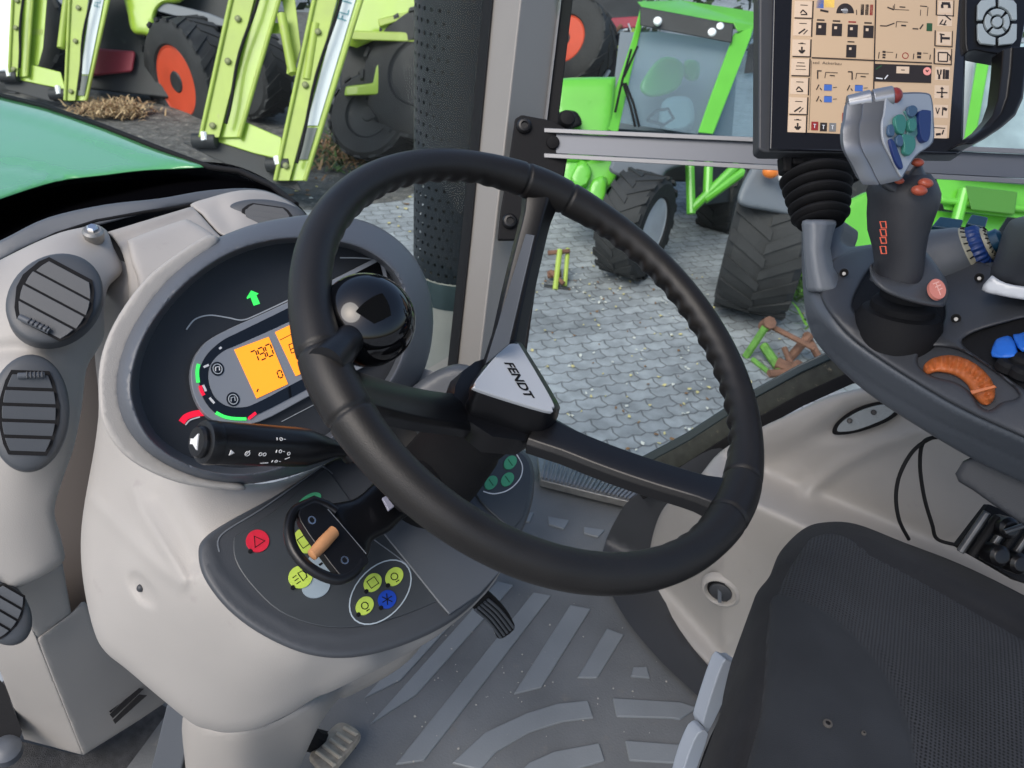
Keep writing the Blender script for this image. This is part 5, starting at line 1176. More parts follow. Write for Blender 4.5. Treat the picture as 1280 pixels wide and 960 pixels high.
# mount: clamp, bellows
mnt = thing('monitor_mount', 'black rubber bellows on a grey neck holding up the monitor', 'monitor mount', P(1025, 275, .82))
mb = MB()
for u0, u1, v0, v1 in ((978, 992, 192, 215), (1000, 1035, 190, 212), (1030, 1078, 192, 225), (990, 1075, 196, 206)):
    pl = Pl(P(u0, v0, .815), -CF); pprism(mb, pl, [(u0, v0), (u1, v0), (u1 - 1, v1), (u0 + 2, v1)], .02, BLACKM, -.03)
mb.build('clamp_block', mnt, bevel=.003)
mb = MB(); cs = [(1030, 205, .034)]
rs = []
axb = (CU*.97 + CF*.25).normalized(); c0 = P(1026, 276, .82)
prof = [(.024, -.003), (.026, .0)]
for i in range(5):
    z0 = .001 + i*.0112; w = .030 + i*.0020; prof += [(w - .006, z0), (w, z0 + .0035), (w + .0005, z0 + .006), (w - .006, z0 + .0105)]
prof.append((.026, .060)); mb.lathe(c0, axb, prof, BLACKM, 40); mb.build('bellows', mnt, ang=70)
mb = MB(); mb.rings([[P(u, v, d) for u, v, d in ((a, vv, .805), (a + (b-a)*.3, vv + 1, .790), (a + (b-a)*.7, vv + 1, .790), (b, vv, .805), (b, vv, .84), (a, vv, .84))] for a, b, vv in ((1001, 1048, 274), (1003, 1042, 290), (1004, 1038, 310), (1006, 1042, 335), (1008, 1060, 365))], LGREY); mb.build('neck', mnt, bevel=.006, ang=25)

# ================================================================ CABLES, SEAT SIDE METAL
def cable(pts, r, lab):
    q = sm(pts, 8, False); mb = MB(); mb.tube([P(*p) for p in q], r, BLACKM, 10); o = mb.build('cable'); tag(o, lab, 'cable', 'cables under the armrest'); return o
cable([(1200, 548, .86), (1175, 544, .86), (1145, 560, .87), (1126, 590, .88), (1120, 620, .89), (1124, 650, .90), (1136, 674, .92)], .0022, 'thin black cable bowing left under the armrest, the outer of two')
cable([(1230, 552, .86), (1205, 545, .86), (1178, 546, .86), (1155, 552, .87), (1150, 580, .88), (1155, 620, .89), (1165, 655, .90), (1172, 674, .91), (1200, 682, .90)], .0022, 'thin black cable nearly straight beside the wall panel, the inner of two')
DKMETAL = mat('dark_metal', (.10, .10, .10), .35, .7, var=(60, .3))
brkt = thing('armrest_bracket', 'black hinge bracket under the armrest', 'bracket', P(1240, 640, .80))
mb = relief([(1194, 592), (1204, 576), (1222, 568), (1300, 600), (1300, 670), (1240, 630), (1215, 612), (1198, 602)], lambda u, v: .74 - .0005*(u-1200), .03, DGREY, 6, (4, .004)); mb.build('bracket_plate', brkt, ang=60)
mb = MB(); pl = Pl(P(1250, 680, .86), -CF + Z*.2)
for i in range(7):
    x = 1200 + i*14; mb.tube([P(x, 690 + i*5, .85), P(x + 34, 640 + i*5, .84)], .0045, BLACKM if i % 2 else DKMETAL, 8)
pprism(mb, pl, [(1196, 682), (1236, 630), (1300, 655), (1300, 735), (1270, 725)], .01, BLACKM, -.02)
for u, v in ((1250, 695), (1275, 705), (1262, 660)): mb.lathe(P(u, v, .83), -CF, [(.012, -.02), (.012, 0), (.008, .004), (.004, .0045)], BLACK, 20)
mb.tube([P(1255, 665, .82), P(1300, 650, .82)], .003, DKMETAL, 8)
mb.build('slide_rail', brkt, bevel=.001)
# ================================================================ YARD
G = lambda u, v, h=0: P(u, v, dh(u, v, GZ + h))
PAV = bpy.data.materials.new('block_paving'); PAV.use_nodes = True; MATS['block_paving'] = PAV
def paving(M):
    N = M.node_tree.nodes; L = M.node_tree.links; b = N['Principled BSDF']; b.inputs['Roughness'].default_value = .75
    tc = N.new('ShaderNodeTexCoord'); mp = N.new('ShaderNodeMapping'); mp.inputs['Rotation'].default_value = (0, 0, rad(-24)); mp.inputs['Scale'].default_value = (1, 1, 1); L.new(tc.outputs['Object'], mp.inputs[0])
    # zig-zag block edges: shift x by a triangle wave of y
    sx = N.new('ShaderNodeSeparateXYZ'); L.new(mp.outputs[0], sx.inputs[0])
    def mth(op, a, b=None):
        m = N.new('ShaderNodeMath'); m.operation = op
        for i, q in enumerate((a, b)):
            if q is None: continue
            if isinstance(q, (int, float)): m.inputs[i].default_value = q
            else: L.new(q, m.inputs[i])
        return m.outputs[0]
    pp_ = mth('PINGPONG', sx.outputs[0], .0475); yy = mth('ADD', sx.outputs[1], mth('MULTIPLY', pp_, .38))
    p2 = mth('PINGPONG', sx.outputs[1], .0575); xx = mth('ADD', sx.outputs[0], mth('MULTIPLY', p2, .3))
    cb = N.new('ShaderNodeCombineXYZ'); L.new(xx, cb.inputs[0]); L.new(yy, cb.inputs[1])
    br = N.new('ShaderNodeTexBrick'); br.inputs['Scale'].default_value = 1; br.inputs['Brick Width'].default_value = .19; br.inputs['Row Height'].default_value = .115; br.inputs['Mortar Size'].default_value = .007; br.inputs['Mortar Smooth'].default_value = .3
    br.inputs['Color1'].default_value = (.27, .29, .305, 1); br.inputs['Color2'].default_value = (.345, .37, .385, 1); br.inputs['Mortar'].default_value = (.15, .155, .16, 1)
    L.new(cb.outputs[0], br.inputs['Vector'])
    n = N.new('ShaderNodeTexNoise'); n.inputs['Scale'].default_value = .6; n.inputs['Detail'].default_value = 8; n.inputs['Roughness'].default_value = .65; L.new(tc.outputs['Object'], n.inputs['Vector'])
    r = N.new('ShaderNodeMapRange'); r.inputs[1].default_value = .3; r.inputs[2].default_value = .7; r.inputs[3].default_value = .55; r.inputs[4].default_value = 1.3; L.new(n.outputs[0], r.inputs[0])
    n2 = N.new('ShaderNodeTexNoise'); n2.inputs['Scale'].default_value = 9; n2.inputs['Detail'].default_value = 8; L.new(tc.outputs['Object'], n2.inputs['Vector'])
    r2 = N.new('ShaderNodeMapRange'); r2.inputs[1].default_value = .35; r2.inputs[2].default_value = .65; r2.inputs[3].default_value = .8; r2.inputs[4].default_value = 1.15; L.new(n2.outputs[0], r2.inputs[0])
    ml = mth('MULTIPLY', r.outputs[0], r2.outputs[0])
    sc = N.new('ShaderNodeVectorMath'); sc.operation = 'SCALE'; L.new(br.outputs[0], sc.inputs[0]); L.new(ml, sc.inputs['Scale']); L.new(sc.outputs[0], b.inputs['Base Color'])
    bp = N.new('ShaderNodeBump'); bp.inputs['Strength'].default_value = .5; bp.inputs['Distance'].default_value = .006; bp.invert = True; L.new(br.outputs['Fac'], bp.inputs['Height']); L.new(bp.outputs[0], b.inputs['Normal'])
paving(PAV)
o0 = CAM + Z*GZ
mb = MB(); mb.slab([o0 + Vector((x, y, 0)) for x, y in ((-90, -60), (90, -60), (90, 120), (-90, 120))], -Z*.2, PAV); tag(mb.build('pavement', smooth=False), kind='structure')
SOIL = mat('wet_gravel', (.11, .107, .10), .85, bump=(14, 1, .03), var=(7, .45), dirt=(11, .55, (.30, .28, .24)))
# damp gravel strip on the left, under the loaders
mb = MB(); gpts = [(505, 250), (400, 262), (300, 262), (-60, 200), (-300, 120), (-300, 40), (200, 10), (560, 20), (700, 60), (700, 130), (600, 180)]
mb.slab([G(u, v, .004) + Z*0 for u, v in gpts], -Z*.003, SOIL); tag(mb.build('gravel_ground', smooth=False), kind='structure')
rng = random.Random(11)
# fallen leaves and litter on the paving
LF = mat('dry_leaf', (.55, .48, .22), .7); LF2 = mat('pale_litter', (.62, .62, .56), .7); LF3 = mat('brown_leaf', (.20, .11, .05), .8)
mb = MB()
def leaf(u, v, r, M):
    c = G(u, v, .008); a = rng.uniform(0, 6.28); q = [c + Vector((math.cos(a+t)*r*k, math.sin(a+t)*r*k, rng.uniform(0, .012))) for t, k in ((0, 1), (1.2, .6), (2.2, .7), (3.14, 1), (4.2, .6), (5.2, .7))]
    mb.slab(q, Z*.002, M)
for i in range(330):
    k = rng.random()
    if k < .45: u, v = rng.uniform(650, 900), rng.uniform(330, 590)
    elif k < .65: u, v = rng.gauss(760, 50), rng.gauss(350, 18)
    elif k < .8: u, v = rng.uniform(840, 1010), rng.uniform(360, 520)
    else: u, v = rng.uniform(360, 520), rng.uniform(180, 330)
    leaf(u, v, rng.uniform(.006, .020)*(1.0 if v > 300 else 2), rng.choice((LF, LF, LF2, LF2, LF3)))
tag(mb.build('fallen_leaves', smooth=False), 'small yellow and pale leaves scattered over the grey block paving', 'leaves', kind='stuff')
# straw heap, weeds
def clump(name, lab, cat, cen, ru, rv, n, cols, L_, rr=.006, h=.1):
    mb = MB()
    for i in range(n):
        u, v = rng.gauss(cen[0], ru), rng.gauss(cen[1], rv); c = G(u, v, .01) + Z*rng.uniform(0, h); a = rng.uniform(0, 6.28)
        d = Vector((math.cos(a), math.sin(a), rng.uniform(-.1, .8))).normalized()*L_*rng.uniform(.5, 1.2)
        sd = Vector((-math.sin(a), math.cos(a), 0))*rr*rng.uniform(.6, 1.5); mb.add([c - sd, c + sd, c + d*.6 + sd*.8 + Z*.02, c + d, c + d*.6 - sd*.8 + Z*.02], [[0, 1, 2, 3, 4]], rng.choice(cols))
    tag(mb.build(name, smooth=False), lab, cat, kind='stuff')
STR = mat('straw', (.50, .36, .20), .8); STR2 = mat('straw_dark', (.30, .19, .10), .8); WD = mat('weed_green', (.07, .14, .03), .7); WD2 = mat('weed_dark', (.03, .07, .02), .7)
clump('straw_heap', 'heap of brownish straw between the two yellow-green loaders', 'straw', (142, 143), 19, 4, 1200, [STR, STR, STR2], .16, .010, .10)
clump('weed_patch', 'weeds and dead leaves beside the larger yellow-green loader', 'weeds', (425, 190), 26, 14, 900, [WD, WD2, STR2, LF3], .16, .012, .05)
clump('verge_weeds', 'bright green weeds under the tractor tyre behind the rusty lifting frame', 'weeds', (1003, 345), 8, 26, 420, [WD, mat('weed_bright', (.16, .38, .04), .7)], .22, .012, .25)

# ---------------------------------------------------------------- vehicles
LIME = mat('lime_yellow_paint', (.33, .49, .04), .35, coat=.3, var=(3, .10), dirt=(9, .66, (.28, .30, .12))); LIME2 = mat('lime_yellow_worn', (.37, .48, .08), .45, var=(4, .12), dirt=(8, .62, (.34, .32, .16)))
MGRN = mat('bright_green_paint', (.135, .50, .045), .3, coat=.4, var=(3, .08), dirt=(7, .68, (.10, .28, .05)))
TYRE = mat('tyre_rubber', (.028, .029, .030), .75, bump=(30, .4, .01), var=(5, .3), dirt=(8, .62, (.09, .085, .075)))
DKM = mat('machine_dark', (.022, .024, .026), .6, var=(4, .4), dirt=(6, .6, (.08, .075, .07)))
FEND = mat('fender_grey', (.15, .165, .185), .5, var=(4, .08)); REDR = mat('rim_orange_red', (.60, .075, .03), .45, var=(4, .12)); SIL = mat('rim_silver', (.72, .76, .80), .4, .2, var=(6, .1))
RUST = mat('rusty_steel', (.17, .085, .055), .8, var=(12, .35), bump=(60, .5, .004)); WHT = mat('decal_white', (.62, .68, .70), .4); ORG = mat('indicator_orange', (.75, .20, .03), .3); HLG = mat('lamp_white', (.85, .87, .88), .1, coat=.5)
CABG = bpy.data.materials.new('cab_glass'); CABG.use_nodes = True; MATS['cab_glass'] = CABG
def _cg(M):
    N = M.node_tree.nodes; L = M.node_tree.links; b = N['Principled BSDF']; b.inputs['Base Color'].default_value = (.42, .50, .56, 1); b.inputs['Roughness'].default_value = .06; b.inputs['Coat Weight'].default_value = .5
    t = N.new('ShaderNodeBsdfTransparent'); t.inputs[0].default_value = (.75, .85, .88, 1); x = N.new('ShaderNodeMixShader'); x.inputs[0].default_value = .20
    L.new(t.outputs[0], x.inputs[1]); L.new(b.outputs[0], x.inputs[2]); L.new(x.outputs[0], N['Material Output'].inputs[0])
_cg(CABG); BURG = mat('burgundy_paint', (.30, .03, .05), .5)
def wheel(par, c, ax, R_, w, rimr, rimM, lugs=20, name='wheel', dish=.25):
    ax = ax.normalized(); mb = MB(); x = (Z - ax*Z.dot(ax)).normalized(); y = ax.cross(x)
    mb.lathe(c, ax, [(rimr, -w*.42), (rimr*1.08, -w*.5), (R_*.86, -w*.52), (R_*.95, -w*.42), (R_*.96, 0), (R_*.95, w*.42), (R_*.86, w*.52), (rimr*1.08, w*.5), (rimr, w*.42)], TYRE, 56)
    pt = lambda t, r, h: c + (x*math.cos(t) + y*math.sin(t))*r + ax*h
    for k in range(lugs):
        for sgn in (1, -1):
            t = 2*math.pi*(k + (.5 if sgn < 0 else 0))/lugs; dt = 2*math.pi/lugs
            a0, a1 = t, t + dt*.85; wd = dt*.22
            vs = []
            for r in (R_*.93, R_*.985):
                vs += [pt(a0 - wd, r, sgn*w*.50), pt(a0 + wd, r, sgn*w*.50), pt(a1 + wd*.8, r, -sgn*w*.02), pt(a1 - wd*.8, r, -sgn*w*.02)]
            mb.add(vs, [[0,1,2,3],[4,5,6,7],[0,1,5,4],[1,2,6,5],[2,3,7,6],[3,0,4,7]], TYRE)
    wo_ = mb.build('tyre', par, ang=40)
    mb = MB(); s = dish
    mb.lathe(c, ax, [(rimr*1.03, w*.44), (rimr, w*.46), (rimr*.92, w*.42), (rimr*.86, w*s), (rimr*.5, w*s*.8), (rimr*.42, w*s*1.1), (rimr*.25, w*s*1.3), (.01, w*s*1.3)], rimM, 40)
    for k in range(8):
        t = k*math.pi/4; mb.cyl(pt(t, rimr*.34, w*s), pt(t, rimr*.34, w*s*1.35), .018, .016, DKM, 8)
    for sg in (1, -1): mb.lathe(c, ax*sg, [(rimr*1.0, w*.40), (rimr*.93, w*.36), (rimr*.88, w*.20), (rimr*.55, w*.14), (rimr*.50, w*.24), (rimr*.40, w*.26), (rimr*.36, w*.40), (rimr*.30, w*.43), (.01, w*.43)], rimM, 40); (mb.lathe(c, ax*sg, [(rimr*.34, w*.42), (rimr*.28, w*.47), (.01, w*.475)], DKM, 24) if rimM is not SIL else None)
    rm = mb.build('rim', par, ang=40)
def pp(mb, pts, th, M, k=None):   # polygon with its own depths, thickness away from the viewer
    p3 = [P(*q) for q in pts]; c = sum(p3, Vector())/len(p3); mb.slab(p3, (c - CAM).normalized()*th, M)

# big loader (leaning masts)
def loader(name, lab, S_, d):
    t = thing(name, lab, 'front loader', P(*S_['base'], d)); X = lambda u, v, k=0: (u, v, d + k)
    for i, (q, k, dec) in enumerate(S_['mast']):
        mb = MB(); (u0, v0), (u1, v1), w0, w1 = q
        # box-section mast: front face plus darker side web
        pp(mb, [X(u0 - w0, v0, k), X(u0 + w0*.0, v0, k), X(u1 + w1*.0, v1, k), X(u1 - w1, v1, k)], .22, LIME2)
        pp(mb, [X(u0 + w0*.02, v0, k + .05), X(u0 + w0, v0, k + .05), X(u1 + w1, v1, k + .05), X(u1 + w1*.02, v1, k + .05)], .20, LIME)
        mb.tube([P(u0 - w0*.9, v0, d + k - .01), P(u1 - w1*.9, v1, d + k - .01)], .022, LIME2, 8); mb.tube([P(u0 + w0*.95, v0, d + k + .03), P(u1 + w1*.95, v1, d + k + .03)], .022, LIME2, 8)
        ms = mb.build('mast', t, bevel=.008)
        if dec:
            mb = MB(); lerp = lambda s, x: (u0 + (u1-u0)*s + (w0 + (w1-w0)*s)*x, v0 + (v1-v0)*s)
            dq = [lerp(dec[0], .12), lerp(dec[0], .72), lerp(dec[1], .72), lerp(dec[1], .12)]
            pp(mb, [X(*a, k + .035) for a in dq], .014, WHT)
            pd = pl3(X(*dq[0], k + .034), X(*dq[1], k + .034), X(*dq[2], k + .034))
            text(mb, S_['word'], pd, lerp(dec[0] + .32*(dec[1]-dec[0]), .60), lerp(dec[0] + .10*(dec[1]-dec[0]), .60), .28, mat('decal_teal', (.10, .30, .34), .5), off=.004)
            e0, e1 = lerp(dec[1] + .01, .12), lerp(dec[1] + .01, .72); f0, f1 = lerp(min(dec[1] + .16, .98), .72), lerp(min(dec[1] + .16, .98), .12)
            pp(mb, [X(*a, k + .035) for a in (e0, e1, f0, f1)], .014, mat('decal_grey', (.13, .15, .14), .5)); mb.build('decal', ms, smooth=False)
    mb = MB(); pp(mb, [X(*q, .08) for q in S_['cross']], .14, LIME); mb.build('cross_beam', t, bevel=.01)
    for q, M in S_['bits']:
        mb = MB(); pp(mb, [X(*a, .12) for a in q], .10, M); mb.build('bracket', t, bevel=.006)
    for a, b in S_['rams']:
        mb = MB(); mb.tube([P(*a, d + .02), P(*b, d + .02)], .045, LIME2, 12); mb.build('ram', t)
    for (u0, v0), (u1, v1), w0, w1 in [q for q, _, _ in S_['mast']]:
        mb = MB(); f_ = lambda s_, x: (u0 + (u1-u0)*s_ + (w0 + (w1-w0)*s_)*x, v0 + (v1-v0)*s_)
        mb.tube([P(*f_(a, .05 + .10*math.sin(a*9)), d - .05) for a in [i/12. for i in range(1, 12)]], .016, BLACKM, 8); mb.build('hose', t)
        for a in (.30, .55, .93):
            mb = MB(); mb.lathe(P(*f_(a, -.45), d - .012), -CF, [(.030, -.02), (.030, .015), (.018, .022), (.004, .023)], mat('pin_dark', (.20, .22, .10), .5, .3), 14); mb.build('pin', t, ang=30)
    for c in S_['feet']:
        mb = MB(); mb.lathe(P(*c, d + .05), CR, [(.05, -.12), (.07, -.11), (.07, .11), (.05, .12)], DKM, 16); mb.tube([P(c[0]-2, c[1]-10, d), P(c[0], c[1], d)], .035, HLG, 8); mb.build('foot_pin', t)
    mb = MB(); pp(mb, [X(*q, .10) for q in S_['base_plate']], .12, DKM); mb.build('base_plate', t, bevel=.01)
loader('front_loader', 'larger yellow-green front loader standing upright beyond the bonnet with a white decal', dict(base=(360, 232), word='FL 120',
    mast=[(((328, -40), (274, 172), 34, 26), 0, None), (((432, -40), (362, 226), 34, 20), 0, (.02, .74))],
    cross=[(268, 142), (285, 140), (306, 152), (352, 172), (352, 200), (318, 192), (268, 176)],
    bits=[([(318, -40), (346, -40), (342, 12), (330, 38), (318, 42), (312, 20)], LIME), ([(345, -40), (364, -40), (376, 60), (366, 96), (358, 92), (362, 50)], LIME2), ([(340, 28), (362, 30), (362, 42), (338, 42)], LIME)],
    rams=[((352, 18), (366, 92)), ((395, 30), (384, 100))], feet=[(256, 176), (348, 206)], base_plate=[(228, 178), (290, 176), (362, 208), (378, 240), (330, 226), (262, 196)]), 7.3)
loader('front_loader', 'smaller yellow-green front loader at the far left edge, behind the bonnet', dict(base=(85, 125), word='FL 100',
    mast=[(((30, -40), (22, 96), 14, 12), 0, None), (((116, -40), (94, 126), 30, 14), 0, (.06, .80))],
    cross=[(26, 76), (44, 82), (76, 90), (82, 112), (52, 106), (24, 100)],
    bits=[([(30, -40), (62, -40), (54, 60), (48, 82), (30, 80)], LIME), ([(80, -10), (92, -10), (92, 14), (82, 20)], LIME2), ([(40, 36), (55, 36), (54, 44), (40, 44)], LIME2)],
    rams=[((84, -5), (76, 60))], feet=[(12, 96), (74, 118)], base_plate=[(0, 96), (40, 98), (92, 120), (100, 134), (60, 126), (8, 112)]), 9.8)

# tractor with orange-red rim behind the loaders
tr = thing('parked_tractor', 'dark muddy tractor with yellow-green bonnet and orange-red wheel rims behind the loaders', 'tractor', G(235, 158))
axl = (-CF*.72 + CR*-.45 ); axl.z = 0; axl = axl.normalized()
wc_ = P(240, 100, dh(232, 160, GZ) + .6); wheel(tr, wc_, axl, .80, .52, .44, REDR, 22)
mb = MB(); dd = dh(232, 160, GZ) + .7
pp(mb, [(110, -60, dd), (330, -60, dd), (345, 150, dd), (250, 128, dd), (112, 112, dd)], .5, DKM)
pp(mb, [(120, 60, dd - .1), (170, 64, dd - .1), (166, 90, dd - .1), (110, 96, dd - .1)], .3, BURG)
mb.build('chassis', tr, bevel=.04)
mb = relief(sm([(155, -40), (240, -40), (230, 0), (205, 6), (195, 20), (194, 45), (180, 44), (166, 40), (160, 20)], 4), lambda u, v: dd - .35, .3, LIME, 9, (8, .1)); mb.build('engine_hood', tr)
mb = MB(); pp(mb, [(196, 0, dd - .3), (260, 16, dd - .3), (286, 26, dd - .3), (280, 34, dd - .3), (240, 26, dd - .3), (196, 14, dd - .3)], .3, FEND); mb.build('mudguard', tr, bevel=.02)
wheel(tr, P(318, 92, dh(232, 160, GZ) + .2), axl, .55, .42, .28, DKM, 18)
lw = thing('stored_wheel', 'large wheel with pale rim cut by the left edge above the bonnet', 'wheel', G(-20, 110)); cw_ = P(0, 45, 10.6); wheel(lw, cw_, (-CF + CR*.15), .95, .5, .58, SIL, 22)

# yellow-green machine between loader and exhaust
ym = thing('forage_machine', 'yellow-green machine with a black opening, seen between the loader and the exhaust', 'farm machine', G(470, 200))
d_ = 8.6
mb = relief([(436, -50), (620, -50), (620, 26), (508, 34), (446, 60), (430, 55), (432, 20)], lambda u, v: d_, .4, LIME, 12, (8, .08)); mb.build('side_cover', ym)
mb = MB(); pp(mb, [(436, 38, d_ - .1), (560, 42, d_ - .1), (560, 54, d_ - .1), (440, 50, d_ - .1)], .2, LIME2); pp(mb, [(472, 24, d_ - .05), (520, 12, d_ - .05), (520, 20, d_ - .05), (474, 34, d_ - .05)], .2, LIME2)
pp(mb, [(476, 50, d_), (500, 50, d_), (484, 118, d_), (430, 120, d_), (432, 108, d_), (466, 104, d_)], .25, LIME); mb.build('frame_bar', ym, bevel=.02)
mb = MB(); pp(mb, [(425, 50, d_ + .25), (560, 50, d_ + .25), (560, 110, d_ + .25), (425, 112, d_ + .25)], .5, DKM); mb.build('opening', ym, bevel=.03)
wheel(ym, P(470, 150, 8.9), (-CF + CR*-.3), .52, .45, .26, DKM, 16)
wheel(ym, P(535, 100, 8.7), (-CF + CR*-.3), .75, .5, .36, DKM, 18)
wheel(ym, P(605, 100, 9.2), (-CF + CR*-.5), .85, .5, .46, SIL, 18)

# exhaust with perforated shield
ex = thing('exhaust_stack', 'thick black exhaust with perforated heat shield and bare metal foot outside the windscreen', 'exhaust', P(560, 420, 1.85))
bx_ = P(567, 450, 2.35); tx_ = bx_ + Z*1.55; tx_ = bx_ + Z*((tx_ - bx_).length)
PERF = bpy.data.materials.new('perforated_steel'); PERF.use_nodes = True; MATS['perforated_steel'] = PERF
N = PERF.node_tree.nodes; L = PERF.node_tree.links; b = N['Principled BSDF']; b.inputs['Base Color'].default_value = (.014, .020, .027, 1); b.inputs['Roughness'].default_value = .45; b.inputs['Metallic'].default_value = .2
R_E = .124
def perf_tube(mb, z0, z1):
    HZ = .026; n, rows = 34, int((z1 - z0)/HZ)
    vs = []; fs = []; x = CR.copy(); x.z = 0; x.normalize(); y = Z.cross(x)
    for j in range(rows):      # each cell a square face with a round-ish hole (octagon), staggered
        zc = z0 + (j + .5)*HZ
        for i in range(n):
            t = 2*math.pi*(i + (.5 if j % 2 else 0))/n; dt = 2*math.pi/n
            pt = lambda a, z: bx_ + x*math.cos(t + a*dt)*R_E + y*math.sin(t + a*dt)*R_E + Z*(zc + z*HZ)
            if (x*math.cos(t) + y*math.sin(t)).dot(CF) > .75: 
                pass
            o = len(vs); out = [pt(a, z) for a, z in ((-.5, -.5), (0, -.5), (.5, -.5), (.5, 0), (.5, .5), (0, .5), (-.5, .5), (-.5, 0))]
            hol = [pt(.19*math.cos(rad(q)), .19*math.sin(rad(q))) for q in (225, 270, 315, 0, 45, 90, 135, 180)]
            vs += out + hol; fs += [[o+k, o+(k+1) % 8, o+8+(k+1) % 8, o+8+k] for k in range(8)]
    mb.add(vs, fs, PERF)
mb = MB(); L_ = (tx_ - bx_).length; perf_tube(mb, .30, L_); hsd = mb.build('heat_shield', ex, ang=40)
mb = MB(); mb.lathe(bx_, Z, [(.085, .1), (.085, L_)], DKM, 24); mb.build('inner_pipe', ex)
mb = MB(); mb.lathe(bx_, Z, [(.112, -.85), (.112, .20), (.118, .21), (.118, .225), (.1245, .235), (.1245, .315), (.11, .316)], mat('pipe_bare', (.50, .48, .44), .4, .2, var=(6, .2)), 40); mb.build('pipe_foot', ex, ang=40)
mb = MB(); mb.lathe(bx_, Z, [(.1255, .235), (.126, .31), (.1255, .312)], mat('pipe_blue', (.06, .09, .10), .35, .5, var=(5, .2)), 40, cap=False); mb.build('collar', ex, ang=40)

# telehandler
th = thing('telehandler', 'bright green telehandler with slanted cab windscreen, grey mudguard and silver-rimmed wheel', 'telehandler', G(800, 355))
D0 = dh(790, 352, GZ); dT = D0 + .15
X = lambda u, v, k=0: (u, v, dT + k)
mb = MB(); pp(mb, [X(797, 10, .55), X(812, 12, .55), X(722, 150, .35), X(768, 150, .05), X(918, 20, .35)][:0] or [X(801, 36, .5), X(913, 52, .35), X(872, 168, .05), X(764, 152, .15)], .05, CABG); mb.build('windscreen_pane', th, smooth=False)
mb = relief(sm([(806, 95), (826, 72), (848, 74), (856, 88), (846, 112), (815, 122), (800, 112)], 3), lambda u, v: dT + .95, .2, MGRN, 6, (5, .05)); mb.build('green_reflection', th)  # green reflection in the cab glass, built as a solid shape behind it
mb = relief(sm([(856, 76), (874, 78), (872, 100), (856, 98)], 3), lambda u, v: dT + 1.0, .2, MGRN, 6, (5, .05)); mb.build('green_reflection', th)  # second green reflection, built the same way
mb = relief(sm([(828, 128), (850, 120), (866, 128), (864, 160), (826, 162)], 3), lambda u, v: dT + .8, .3, mat('seat_pale', (.35, .42, .45), .6), 6, (6, .08)); mb.build('cab_seat', th)
mb = MB(); mb.tube([P(*X(808, 150, .5)), P(*X(820, 138, .45)), P(*X(835, 136, .45)), P(*X(842, 148, .5)), P(*X(830, 156, .52)), P(*X(808, 150, .5))], .016, BLACKM, 8); mb.build('cab_wheel', th)
mb = MB(); pp(mb, [X(775, 40, 1.5), X(925, 40, 1.5), X(915, 170, 1.4), X(760, 168, 1.4)], .05, mat('cab_back', (.16, .19, .22), .3)); mb.build('cab_back', th)
mb = MB()
pp(mb, [X(803, 0, .45), X(812, 2, .45), X(800, 40, .42), X(772, 168, .1), X(756, 160, .1), X(766, 120, .2), X(790, 50, .38)], .12, MGRN)
pp(mb, [X(917, 42, .25), X(944, 32, .28), X(938, 46, .28), X(892, 168, .0), X(872, 166, .0), X(888, 120, .08)], .12, MGRN)
mb.build('cab_post', th, bevel=.015)
mb = MB(); pp(mb, [X(796, 2, .35), X(850, 0, .5), X(952, 16, .45), X(954, 34, .4), X(922, 40, .22), X(917, 30, .2), X(805, 12, .3)], .12, MGRN)
pp(mb, [X(800, 8, .28), X(917, 30, .18), X(915, 54, .18), X(800, 32, .28)], .06, DKM); rf = mb.build('cab_roof', th, bevel=.012)
for u, v in ((822, 26), (890, 40), (900, 33)):
    mb = MB(); mb.lathe(P(*X(u, v, .2)), -CF + CR*-.2, [(.034, -.04), (.040, .0), (.030, .012), (.005, .016)], HLG if u != 900 else SIL, 20); mb.build('work_lamp', rf)
mb = MB(); pp(mb, [X(930, 40, .3), X(1010, 20, .9), X(1010, 175, .7), X(890, 172, .1)], .04, CABG)
pp(mb, [X(936, 56, .27), X(950, 50, .3), X(950, 90, .27), X(930, 92, .24)], .06, DKM); mb.build('side_pane', th, smooth=False)
mb = MB()
for q in ([(789, 62), (778, 100), (769, 140)], [(797, 58), (780, 96)], [(782, 104), (792, 130), (799, 158)], [(779, 104), (788, 132), (794, 158)]):
    mb.tube([P(*X(u, v, .10 - (v-60)*.0006 + .03)) for u, v in q], .012, BLACKM, 8)
mb.build('wiper', th)
# green reflections in the pane are solid shapes; seat and wheel stand behind it
mb = relief(sm([(690, 108), (700, 98), (770, 96), (770, 96), (764, 160), (745, 200), (745, 200), (694, 200), (690, 150)], 4), lambda u, v: dT + .05 + .002*(200-v)*.5, .6, MGRN, 8, (8, .08)); mb.build('front_hood', th, ang=50)
mb = relief(sm([(690, 150), (700, 140), (715, 138), (724, 144), (725, 158), (690, 164)], 4), lambda u, v: dT - .12, .12, BLACKM, 6, (5, .05)); mb.build('mirror', th)
for q, k, M in (([(706, 196), (726, 200), (768, 196), (770, 224), (756, 240), (738, 262), (716, 256), (704, 238)], .1, MGRN), ([(726, 200), (740, 214), (730, 236), (712, 226)], .0, MGRN), ([(742, 224), (758, 222), (756, 250), (744, 258), (736, 240)], .02, MGRN), ([(700, 238), (722, 244), (730, 252), (708, 262)], -.02, MGRN), ([(770, 222), (770, 260), (740, 270), (736, 252)], .35, DKM), ([(756, 200), (800, 210), (800, 232), (760, 220)], .25, DKM)):
    mb = relief(sm(q, 3), lambda u, v: dT + k, .15, M, 6, (4, .05)); mb.build('linkage', th)
mb = relief(sm([(764, 204), (772, 196), (856, 200), (856, 206), (834, 214), (822, 232), (800, 228), (764, 216)], 4), lambda u, v: dT - .35 + .0015*(u-764), .25, FEND, 6, (5, .05)); mb.build('mudguard', th)
